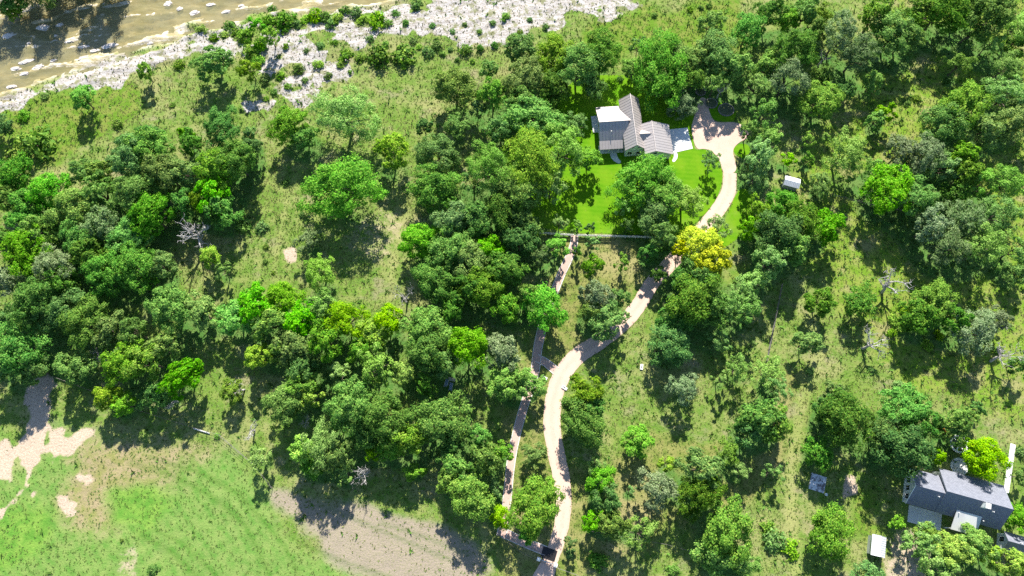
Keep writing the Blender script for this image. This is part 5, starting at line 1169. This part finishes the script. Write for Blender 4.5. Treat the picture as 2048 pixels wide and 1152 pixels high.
h1 = thing('farmhouse', 'house with tan standing-seam metal gable roofs beside the paved forecourt', 'house', (29.2, 79.1, 0), rad(4))
wall_box(-1.75, 2.35, .45, 13.6, 0, 3.62, 'y', .3, 5.85).build('wall', M_white, h1)
wall_box(-7.4, -1.75, 3.75, 12.2, 0, 3.0, 'x', 7.1, 5.3, 2.9).build('wall', M_white, h1)
wall_box(2.75, 9.0, -.95, 6.3, 0, 4.0, 'y', 4.75, 5.06, 3.1).build('wall', M_white, h1)
slope(h1, [(-2.15, 14.0, 3.6), (-2.15, .1, 3.6), (.3, .1, 6.0), (.3, 14.0, 6.0)], M_tanroof, M_seam, .72)
slope(h1, [(2.8, .1, 3.6), (2.8, 14.0, 3.6), (.3, 14.0, 6.0), (.3, .1, 6.0)], M_tanroof, M_seam, .72)
slope(h1, [(-.2, 12.75, 2.85), (-7.9, 12.75, 2.85), (-7.9, 7.1, 5.5), (-.2, 7.1, 5.5)], M_tanroof, M_seam, .72)
slope(h1, [(-7.9, 3.5, 3.05), (-.8, 3.5, 3.05), (-.8, 7.1, 5.5), (-7.9, 7.1, 5.5)], M_tanroof, M_seam, .72)
slope(h1, [(-7.95, 1.45, 2.3), (-2.17, 1.45, 2.3), (-2.17, 3.6, 3.05), (-7.95, 3.6, 3.05)], M_tanroof, M_seam, .72, 'porch_roof')
slope(h1, [(2.35, 6.75, 4.02), (2.35, -1.35, 4.02), (4.75, -1.35, 5.2), (4.75, 6.75, 5.2)], M_tanroof, M_seam, .72)
slope(h1, [(9.4, -1.35, 2.95), (9.4, 6.75, 2.95), (4.75, 6.75, 5.2), (4.75, -1.35, 5.2)], M_tanroof, M_seam, .72)
slope(h1, [(4.75, 6.0, 3.62), (1.5, 6.0, 3.62), (1.5, 3.55, 5.0), (4.75, 3.55, 5.0)], M_tanroof, M_seam, .72)
slope(h1, [(1.5, 1.5, 3.5), (4.75, 1.5, 3.5), (4.75, 3.55, 5.0), (1.5, 3.55, 5.0)], M_tanroof, M_seam, .72)
for a, b in (((.3, .08, 6.03), (.3, 14.02, 6.03)), ((-7.92, 7.1, 5.53), (-.7, 7.1, 5.53)), ((4.75, -1.37, 5.23), (4.75, 6.77, 5.23)), ((1.6, 3.55, 5.03), (4.7, 3.55, 5.03))):
    MB().tube([a, b], [.09, .09], 6).build('ridge_cap', M_tanroof, h1)
for x in (-.45, 1.05): window(h1, (x, .45, 4.25), (1, 0, 0), .6, .55, (0, -1, 0))
for x in (-.75, 1.35): window(h1, (x, .45, 1.6), (1, 0, 0), .95, 1.3, (0, -1, 0))
window(h1, (4.9, -.95, 3.4), (1, 0, 0), .9, .8, (0, -1, 0)); window(h1, (6.6, -.95, 1.6), (1, 0, 0), 1.0, 1.2, (0, -1, 0))
for y in (5.2, 8.5): window(h1, (-7.4, y, 1.7), (0, 1, 0), 1.0, 1.3, (-1, 0, 0))
for y in (9, 12): window(h1, (2.35, y, 1.7), (0, 1, 0), 1.0, 1.3, (1, 0, 0))
gd = MB().box(9.0, 9.05, .2, 5.4, .02, 2.4).build('garage_door', M_trim, h1)
for z in (.6, 1.2, 1.8): MB().box(9.05, 9.065, .25, 5.35, z - .02, z + .02).build('groove', M_seam, gd)
dr = MB().box(-4.6, -3.6, 3.67, 3.75, .15, 2.2).build('door', M_darkd, h1); MB().box(-3.75, -3.68, 3.61, 3.67, 1.1, 1.22).build('handle', M_seam, dr)
for x in (-7.7, -5.6, -3.2): MB().box(x - .07, x + .07, 1.6, 1.74, 0, 2.25).build('porch_post', M_trim, h1)
MB().box(-7.8, -2.0, 1.55, 3.74, 0, .14).build('porch_floor', M_conc, h1)
MB().box(-5.1, -4.95, 5.0, 5.15, 3.8, 4.6).build('vent_pipe', M_trim, h1); MB().box(3.1, 3.25, 2.5, 2.65, 4.0, 4.55).build('vent_pipe', M_trim, h1)
MB().box(-8.75, -7.35, 7.4, 11.9, -.02, .28).build('patio', M_conc, h1)
def in_frame(org, rz, pts): return [(org[0] + x * math.cos(rz) - y * math.sin(rz), org[1] + x * math.sin(rz) + y * math.cos(rz)) for x, y in pts]
H1 = ((29.2, 79.1), rad(4)); H2 = ((81.86, 2.2), rad(-15.5))
sheet('garage_apron', in_frame(*H1, [(9.2, 7.0), (14.7, 7.2), (15.2, 1.4), (10.6, .6), (9.2, .6)]), .066, M_conc)
sheet('walk', smooth_poly(in_frame(*H1, [(-5.3, 1.7), (-3.6, 1.7), (-3.4, .2), (-2.6, -1.0), (-3.4, -1.5), (-4.9, -.2)]), 1), .046, M_conc)
sheet('walk', smooth_poly(in_frame(*H1, [(10.4, .7), (11.3, .6), (11.2, -.8), (10.2, -2.0), (9.6, -1.6), (10.3, -.6)]), 1), .046, M_conc)

h2 = thing('house', 'long house with dark grey shingle gable roof at the lower right corner', 'house', (81.86, 2.2, 0), rad(-15.5))
wall_box(.75, 6.3, -3.1, 3.2, 0, 3.05, 'x', 0, 5.8).build('wall', M_white, h2)
wall_box(6.2, 18.3, -3.2, 4.7, 0, 3.1, 'x', .45, 6.3, 3.35).build('wall', M_white, h2)
slope(h2, [(6.3, 3.75, 3.0), (0, 3.75, 3.0), (0, 0, 6.05), (6.3, 0, 6.05)], M_shingle)
slope(h2, [(0, -3.6, 3.0), (6.3, -3.6, 3.0), (6.3, 0, 6.05), (0, 0, 6.05)], M_shingle)
slope(h2, [(18.95, 5.3, 3.15), (5.8, 5.3, 3.15), (5.8, .45, 6.6), (18.95, .45, 6.6)], M_shingle)
slope(h2, [(5.8, -3.75, 2.98), (18.95, -3.75, 2.98), (18.95, .45, 6.6), (5.8, .45, 6.6)], M_shingle)
MB().slab([(9.4, -6.2, 2.75), (14.4, -6.2, 2.75), (14.4, -2.3, 4.35), (9.4, -2.3, 4.35)], .14).build('porch_roof', M_conc, h2)
for x in (9.7, 14.1): MB().box(x - .08, x + .08, -6.0, -5.84, 0, 2.7).build('porch_post', M_trim, h2)
MB().box(2.2, 9.0, -6.8, -3.3, -.02, .1).build('patio', M_conc, h2)
ch = MB().box(13.1, 13.95, -.75, .1, 4.9, 7.25).build('chimney', M_white, h2); MB().box(13.0, 14.05, -.85, .2, 7.25, 7.4).build('cap', M_conc, ch)
for x, y, z in ((4.9, -.9, 5.35), (9.9, -2.75, 4.0), (15.6, -.95, 5.55), (14.85, -3.0, 3.75)): MB().tube([(x, y, z - .2), (x, y, z + .45)], [.09, .09], 8).build('vent_pipe', M_trim, h2)
for y in (-1.9, -.2, 1.4): window(h2, (.75, y, 1.7), (0, 1, 0), 1.0, 1.3, (-1, 0, 0))
for a, b in (((-.06, -3.66, 2.95), (-.06, 0, 6.03)), ((-.06, 0, 6.03), (-.06, 3.8, 2.95))):
    MB().tube([a, b], [.07, .07], 4).build('bargeboard', M_trim, h2)
for x in (8, 11.5, 16): window(h2, (x, 4.7, 1.7), (1, 0, 0), 1.1, 1.2, (0, 1, 0))
for x in (7.5, 17): window(h2, (x, -3.2, 1.7), (1, 0, 0), 1.1, 1.2, (0, -1, 0))
d2 = MB().box(11.4, 12.4, -3.28, -3.2, .1, 2.2).build('door', M_darkd, h2); MB().box(12.2, 12.28, -3.34, -3.28, 1.05, 1.15).build('handle', M_trim, d2)

h3 = thing('outbuilding', 'small white-walled outbuilding with dark shingle roof in the lower right corner', 'outbuilding', (81.86, 2.2, 0), rad(-15.5))
wall_box(20.4, 28.4, -7.1, -4.0, 0, 2.75, 'x', -5.55, 4.2).build('wall', M_white, h3)
slope(h3, [(28.8, -3.65, 2.6), (20.0, -3.65, 2.6), (19.8, -5.55, 4.4), (28.8, -5.55, 4.4)], M_shingle)
slope(h3, [(19.9, -7.45, 2.6), (28.8, -7.45, 2.6), (28.8, -5.55, 4.4), (19.8, -5.55, 4.4)], M_shingle)
window(h3, (20.4, -5.2, 1.5), (0, 1, 0), .9, 1.4, (-1, 0, 0))
MB().tube([(22.2, -5.3, 4.2), (22.2, -5.3, 4.8)], [.08, .08], 8).build('vent_pipe', M_trim, h3)

s1 = thing('shed', 'white metal-roofed shed beside the lime-green trees at lower right', 'shed', (75.28, -9.49, 0), rad(-14))
wall_box(-2.05, .25, -2.1, 1.5, 0, 2.3, 'y', -.83, 2.88).build('wall', M_greyrib, s1)
slope(s1, [(-2.3, 1.75, 2.25), (-2.3, -2.3, 2.25), (-.83, -2.3, 3.0), (-.83, 1.75, 3.0)], M_whitemetal, M_whitemetal, .45, sh_=.02)
slope(s1, [(.5, -2.3, 2.3), (.5, 1.75, 2.3), (-.83, 1.75, 3.0), (-.83, -2.3, 3.0)], M_whitemetal, M_greyrib, .45)
MB().box(-1.4, -.4, -2.14, -2.1, .02, 1.9).build('door', M_darkd, s1)
s2 = thing('shed', 'little shed with ribbed white and blue-grey roof among trees right of the drive', 'shed', (67.64, 72.72, 0), rad(-17))
wall_box(-2.3, .85, -2.5, -.45, 0, 2.2, 'x', -1.5, 2.58).build('wall', M_greyrib, s2)
slope(s2, [(1.1, -.2, 2.2), (-2.55, -.2, 2.2), (-2.55, -1.5, 2.7), (1.1, -1.5, 2.7)], M_whitemetal, M_whitemetal, .4, sh_=.02)
slope(s2, [(-2.55, -2.75, 2.2), (1.1, -2.75, 2.2), (1.1, -1.5, 2.7), (-2.55, -1.5, 2.7)], M_greyrib, M_whitemetal, .4)

# ------------------------------------------------------------------ fences
M_fencew = plain('white_fence_paint', col(.84, .83, .80), rough=.7)
M_post = bark('fence_post_wood', col(.20, .17, .14), col(.32, .28, .24))
M_wire = N('fence_wire').base(col(.16, .15, .14), .6, .3, .3)
M_steel = N('dark_gate_steel').base(col(.05, .045, .045), .5, .4, .5)
def rail_fence(a, b, label):
    a, b = Vector((*a, 0)), Vector((*b, 0)); L_ = (b - a).length; k = max(1, round(L_ / 2.4)); d = (b - a).normalized(); nn = Vector((-d.y, d.x, 0))
    root = thing('rail_fence', label, 'fence', a, math.atan2(d.y, d.x))
    pm = MB().box(-.07, .07, -.07, .07, -.1, 1.25).mesh('post')
    for i in range(k + 1):
        p = link('post', pm, M_fencew, root); p.location = (L_ * i / k, 0, 0)
    for z in (.30, .58, .86, 1.12):
        MB().box(-.05, L_ + .05, .075, .115, z - .11, z + .11).build('rail', M_fencew, root)
rail_fence(LAWN_FENCE[1], LAWN_FENCE[2], 'white rail fence on the lawn edge, left piece up to the narrow path')
rail_fence(LAWN_FENCE[3], LAWN_FENCE[4], 'long white rail fence on the lawn edge right of the narrow path')
WL = ['thin wire fence running down the mown strip right of the dark trees', 'wire fence right of the gate crossing the lower glade', 'wire fence from the narrow path to the gate', 'short wire fence right of the gate pillar at the bottom edge', 'long wire fence along the lower edge of the left woods', 'wire fence crossing the right meadow beside the little shed']
for L_, lab in zip(WIRE, WL):
    root = thing('wire_fence', lab, 'fence', (*L_[0], 0)); o0 = Vector((*L_[0], 0)); pts = []
    for (ax, ay), (bx, by) in zip(L_, L_[1:]):
        k = max(1, round(math.hypot(bx - ax, by - ay) / 3.2))
        pts += [(ax + (bx - ax) * i / k, ay + (by - ay) * i / k) for i in range(k)]
    pts.append(L_[-1]); pm = MB().tube([(0, 0, -.2), (.01, 0, .7), (0, .01, 1.3)], [.06, .06, .05], 6).mesh('post')
    P3 = [Vector((x, y, gz(x, y))) - o0 for x, y in pts]
    for p in P3: q = link('post', pm, M_post, root); q.location = p
    wr = .05 if lab == WL[0] else .022
    for z in (.45, .8, 1.15): MB().tube([p + Vector((0, 0, z)) for p in P3], [wr] * len(P3), 4).build('wire', M_wire, root)

# ------------------------------------------------------------------ gate
def px_gate():
    lx, ly, rx, ry = GATE
    for (x, y), lab in (((lx, ly), 'left square gate pillar with white cap'), ((rx, ry), 'right square gate pillar with white cap')):
        p = thing('gate_pillar', lab, 'pillar', (x, y, 0), GA, 'gate pillars')
        MB().box(-.28, .28, -.28, .28, -.1, 1.75).build('shaft', M_conc, p)
        MB().box(-.36, .36, -.36, .36, 1.75, 1.9).add([(-.33, -.33, 1.9), (.33, -.33, 1.9), (.33, .33, 1.9), (-.33, .33, 1.9), (0, 0, 2.1)], [(0, 1, 4), (1, 2, 4), (2, 3, 4), (3, 0, 4)]).build('cap', M_trim, p)
    L_ = math.hypot(rx - lx, ry - ly)
    g_ = thing('gate', 'closed dark metal gate across the foot of the driveway', 'gate', (lx, ly, 0), GA)
    for z in (.12, .45, .8, 1.15, 1.5): MB().tube([(.4, 0, z), (L_ - .4, 0, z)], [.035, .035], 6).build('rail', M_steel, g_)
    MB().box(.38, L_ - .38, -.05, .05, 1.55, 1.62).build('top_rail', M_trim, g_)
    k = 14
    for i in range(k + 1):
        x = .4 + (L_ - .8) * i / k; MB().tube([(x, 0, .1), (x, 0, 1.55)], [.025, .025], 5).build('picket', M_steel, g_)
    c_ = thing('cattle_guard', 'dark steel cattle guard set in the driveway just inside the gate', 'cattle guard', (lx, ly, 0), GA)
    MB().box(.3, L_ - .3, .45, 2.6, .052, .06).build('pit', M_darkd, c_)
    for i in range(11):
        y = .5 + i * .2; MB().box(.3, L_ - .3, y - .05, y + .05, .06, .13).build('bar', M_steel, c_)
px_gate()

# ------------------------------------------------------------------ small things
pp = tag(MB().tube([(*PIPE[0], .25), (*PIPE[1], .22)], [.11, .11], 10).build('pipe', M_trim, None, True), 'long white pipe lying at the lower woods edge above the field', 'pipe')
M_blue = plain('blue_grey_sling', col(.20, .27, .36), rough=.7)
M_wood = bark('weathered_pale_wood', col(.42, .37, .31), col(.58, .53, .47))
def at_m(key): return SPOTS[key]
def lounge(x, y, rz, lab):
    t = thing('lounge_chair', lab, 'chair', (x, y, gz(x, y)), rz, 'lounge chairs in the woods')
    MB().slab([(-.3, -.9, .36), (.3, -.9, .36), (.3, .25, .40), (-.3, .25, .40)], .04).build('seat', M_blue, t)
    MB().slab([(-.3, .25, .40), (.3, .25, .40), (.3, .85, .95), (-.3, .85, .95)], .04).build('backrest', M_blue, t)
    for sx in (-.33, .33):
        MB().tube([(sx, -.95, .34), (sx, .26, .39), (sx, .88, .97)], [.03] * 3, 6).build('frame', M_trim, t)
        for yy in (-.8, .3): MB().tube([(sx, yy, -.02), (sx, yy, .36)], [.025] * 2, 6).build('leg', M_trim, t)
lounge(*SPOTS['chair1'], rad(165), 'left blue-grey lounge chair in the shaded clearing of the lower woods')
lounge(*SPOTS['chair2'], rad(172), 'right blue-grey lounge chair in the shaded clearing of the lower woods')
x, y = SPOTS['bench']; t = thing('bench', 'weathered pale wooden bench behind the lounge chairs in the woods', 'bench', (x, y, gz(x, y)), rad(-12))
for i in range(4): MB().box(-.75, .75, -.3 + i * .16, -.17 + i * .16, .42, .46).build('seat_slat', M_wood, t)
for i in range(3): MB().box(-.75, .75, .34, .38, .55 + i * .16, .67 + i * .16).build('back_slat', M_wood, t)
for sx in (-.62, .62): MB().box(sx - .05, sx + .05, -.28, .38, -.02, .42).build('leg', M_wood, t)
M_slot = N('dark_opening').base(col(.015, .015, .015), .9, .1)
for key, lab, rz in (('culvert1', 'white concrete culvert headwall with dark slot left of the drive bend', -25), ('culvert2', 'pale concrete culvert headwall with dark slot right of the drive bend', -30), ('box', 'small white concrete box alone in the glade below dark trees', 80)):
    x, y = SPOTS[key]; t = thing('culvert_headwall' if key != 'box' else 'meter_box', lab, 'culvert' if key != 'box' else 'box', (x, y, gz(x, y)), rad(rz))
    MB().box(-.62, .62, -.32, .32, -.1, .26).build('block', M_conc, t); MB().box(-.42, .15, -.02, .16, .261, .28).build('slot', M_slot, t)
# lower right yard
n = N('stained_concrete'); f = n.noise(1.2, 5, .75, n.obj()); n.base(n.mix(n.ramp(f, .45, .6), col(.60, .62, .66), col(.16, .14, .15)), .9, .2); M_stain = n.m
x, y = SPOTS['pad']; t = tag(MB().box(-1.6, 1.6, -1.7, 1.7, -.1, .14).build('concrete_pad', M_stain), 'square stained concrete pad in the shade left of the dark-roofed house', 'slab'); t.location = (x, y, .0); t.rotation_euler = (0, 0, rad(-18))
x, y = SPOTS['bucket']; t = thing('bucket', 'small white bucket at the corner of the stained concrete pad', 'bucket', (x, y, 0)); MB().tube([(0, 0, 0), (0, 0, .5)], [.24, .3], 12).build('body', M_trim, t); MB().tube([(-.3, 0, .48), (0, 0, .62), (.3, 0, .48)], [.012] * 3, 5).build('handle', M_wire, t)
wk = kind(link('walk', None), 'structure')
(wx0, wy0), (wx1, wy1) = SPOTS['walk0'], SPOTS['walk1']; L_ = math.hypot(wx1 - wx0, wy1 - wy0); wk.location = (wx0, wy0, 0); wk.rotation_euler = (0, 0, math.atan2(wy1 - wy0, wx1 - wx0))
for i in range(6): MB().box(L_ * i / 6 + .02, L_ * (i + 1) / 6 - .02, -.55, .55, -.05, .07).build('slab', M_conc, wk)
x, y = SPOTS['patio']; pat = kind(link('patio', None), 'structure'); pat.location = (x, y, 0)
for ring, cnt in ((0, 1), (1, 7), (2, 13)):
    for i in range(cnt):
        a0, a1 = 6.283 * i / cnt + .03 / max(ring, .5), 6.283 * (i + 1) / cnt - .03 / max(ring, .5); r0, r1 = (0, .55) if ring == 0 else ((.6, 1.2) if ring == 1 else (1.25, 1.85))
        if ring == 0: poly = [(math.cos(6.283 * j / 10) * r1, math.sin(6.283 * j / 10) * r1) for j in range(10)]
        else: poly = [(math.cos(a) * r, math.sin(a) * r) for r, a in ((r0, a0), (r1, a0), (r1, (a0 + a1) / 2), (r1, a1), (r0, a1))]
        MB().slab([(px, py, .08) for px, py in poly], .1).build('paving_stone', M_conc, pat)
x, y = SPOTS['tramp']; t = thing('trampoline', 'round trampoline with white rim and dark mat behind the dark-roofed house', 'trampoline', (x, y, 0))
ringp = [(math.cos(6.283 * j / 20) * 1.75, math.sin(6.283 * j / 20) * 1.75, .9) for j in range(21)]
MB().tube(ringp, [.20] * 21, 8, False).build('rim', M_trim, t); MB().slab([(math.cos(6.283 * j / 20) * 1.5, math.sin(6.283 * j / 20) * 1.5, .9) for j in range(20)], .03).build('mat', M_darkd, t)
for j in range(6):
    a = 6.283 * j / 6; MB().tube([(math.cos(a) * 1.75, math.sin(a) * 1.75, 0), (math.cos(a) * 1.75, math.sin(a) * 1.75, .9)], [.04] * 2, 6).build('leg', M_steel, t)
    MB().slab([(math.cos(a) * .3, math.sin(a) * .3, .915), (math.cos(a - .12) * 1.6, math.sin(a - .12) * 1.6, .915), (math.cos(a + .12) * 1.6, math.sin(a + .12) * 1.6, .915)], .01).build('stripe', M_trim, t)
M_or = plain('orange_canvas', col(.80, .30, .04), rough=.8)
x, y = SPOTS['orange']; t = thing('sunshade', 'small orange canvas sunshade between dark trees behind the dark-roofed house', 'sunshade', (x, y, 0))
top = [(0, 0, 4.9)] + [(math.cos(6.283 * j / 8) * .95, math.sin(6.283 * j / 8) * .95, 4.35) for j in range(8)]
MB().add(top + [(a, b, c - .04) for a, b, c in top], [(0, i, i % 8 + 1) for i in range(1, 9)] + [(9, i % 8 + 10, i + 9) for i in range(1, 9)] + [(i, i + 9, i % 8 + 10, i % 8 + 1) for i in range(1, 9)]).build('canopy', M_or, t); MB().tube([(0, 0, 0), (0, 0, 4.95)], [.05, .04], 8).build('pole', M_trim, t)
# stone rings of the planting beds beside the forecourt
M_bedge = plain('bed_edge_stone', col(.22, .20, .18), rough=.9)
M_bed = plain('bed_soil', col(.10, .12, .06), rough=.95)
for key, r_, lab in (('bed1', 1.2, 'round stone-edged planting bed at the far end of the forecourt'), ('bed2', 1.5, 'stone-edged planting bed along the right side of the forecourt neck'), ('bed3', 1.9, 'oval stone-edged planting bed deep in shade above the forecourt')):
    x, y = SPOTS[key]; t = thing('planting_bed', lab, 'planting bed', (x, y, 0), 0, 'stone-edged planting beds')
    MB().slab([(math.cos(6.283 * j / 20) * r_ * .93, math.sin(6.283 * j / 20) * r_ * .93 * .9, .10) for j in range(20)], .12).build('soil', M_bed, t)
    k = int(r_ * 6.28 / .5); sm_ = MB().box(-.22, .22, -.12, .12, -.05, .24).mesh('edge_stone')
    for j in range(k):
        a = 6.283 * j / k; o = link('edge_stone', sm_, M_bedge, t); o.location = (math.cos(a) * r_, math.sin(a) * r_ * .9, 0); o.rotation_euler = (0, 0, a + 1.57)

# ------------------------------------------------------------------ grass and weeds
def grass():
    rng = np.random.default_rng(8); n_ = 150000
    x = rng.uniform(-138, 138, n_); y = rng.uniform(-20, 132, n_)
    L = lambda a: ground_lookup(a, x, y)
    rock, wat, road, lawn, dirt, tan, field = L(z_rock), L(dW), L(drv), L(dLn), L(z_dirt), L(z_tan), L(z_field)
    pr = (1 - rock * .72) * (1 - np.clip(dirt * 1.15, 0, 1)) * (1 - tan * .75) * (1 - field * .45) * (wat < -.5) * (road < -.05 + .22 * (rng.random(n_) < .4) * (x < 60)) * (lawn < .2) * (.35 + .9 * fbm(x * .12, y * .12, 55, 3))
    for (ox, oy), a, x0, x1, y0, y1 in (((29.2, 79.1), rad(4), -9, 16, -2.2, 14.5), ((81.86, 2.2), rad(-15.5), -.5, 29, -8, 6)):
        u = (x - ox) * math.cos(a) + (y - oy) * math.sin(a); v = -(x - ox) * math.sin(a) + (y - oy) * math.cos(a)
        pr *= ~((u > x0) & (u < x1) & (v > y0) & (v < y1))
    k = rng.random(n_) < pr; x, y = x[k], y[k]; n_ = len(x); field, tan, rock = field[k], tan[k], rock[k]
    z = ground_lookup(GZ, x, y)
    big = (rng.random(n_) < .03 + .05 * ground_lookup(z_weed, x, y)) & (ground_lookup(z_glade, x, y) < .5) & ((field < .3) | (rng.random(n_) < .25))
    nb = 4; h = np.where(big, rng.uniform(.35, .8, n_), rng.uniform(.10, .28, n_)); wd_ = np.where(big, .22, .12)
    a = rng.uniform(0, 6.283, (n_, nb)); lean = rng.uniform(.5, 1.5, (n_, nb)) * h[:, None]
    b0 = np.stack([x, y, z - .03], 1)[:, None] + np.stack([np.cos(a + 1.57), np.sin(a + 1.57), 0 * a], -1) * wd_[:, None, None]
    b1 = np.stack([x, y, z - .03], 1)[:, None] - np.stack([np.cos(a + 1.57), np.sin(a + 1.57), 0 * a], -1) * wd_[:, None, None]
    tp = np.stack([x, y, z], 1)[:, None] + np.stack([np.cos(a) * lean, np.sin(a) * lean, h[:, None] * rng.uniform(.6, 1, (n_, nb))], -1)
    Vt = np.stack([b0, b1, tp], 2).reshape(-1, 3)
    me = fast_mesh('meadow_grass', Vt, np.arange(len(Vt)).reshape(-1, 3), 3)
    c1, c2, c3 = np.array([.125, .215, .036]), np.array([.24, .25, .095]), np.array([.12, .215, .046])
    m = np.clip(fbm(x * .08, y * .08, 70, 3) * 2.2 - .6 + rng.normal(0, .25, n_), 0, 1)[:, None]
    c = c1 * (1 - m) + c2 * m; wz = ground_lookup(z_understory_shade, x, y)[:, None] * .8; c = c * (1 - wz) + np.array([.095, .19, .04]) * wz; c = c * (1 - field[:, None] * .75) + c3 * field[:, None] * .75  # blades under trees get the same understory and painted shadow tint
    c = c * (1 - rock[:, None] * .5); c = np.where(big[:, None], np.array([.09, .18, .032]) * rng.uniform(.7, 1.5, (n_, 1)), c) * rng.uniform(.75, 1.2, (n_, 1))
    cattr(me, 'c', np.repeat(c, nb * 3, 0)); return me
n = N('meadow_grass_blades'); n.base(n.attr('c').outputs['Color'], .9, .03)
tl = n.n('ShaderNodeBsdfTranslucent'); n.l(n.attr('c').outputs['Color'], tl.inputs[0]); mx = n.n('ShaderNodeMixShader'); mx.inputs[0].default_value = .3
n.l(n.p.outputs[0], mx.inputs[1]); n.l(tl.outputs[0], mx.inputs[2]); n.l(mx.outputs[0], n.out.inputs[0])
kind(tag(link('meadow_grass', grass(), n.m), 'rough meadow grass and weeds covering the open ground', 'grass'), 'stuff')
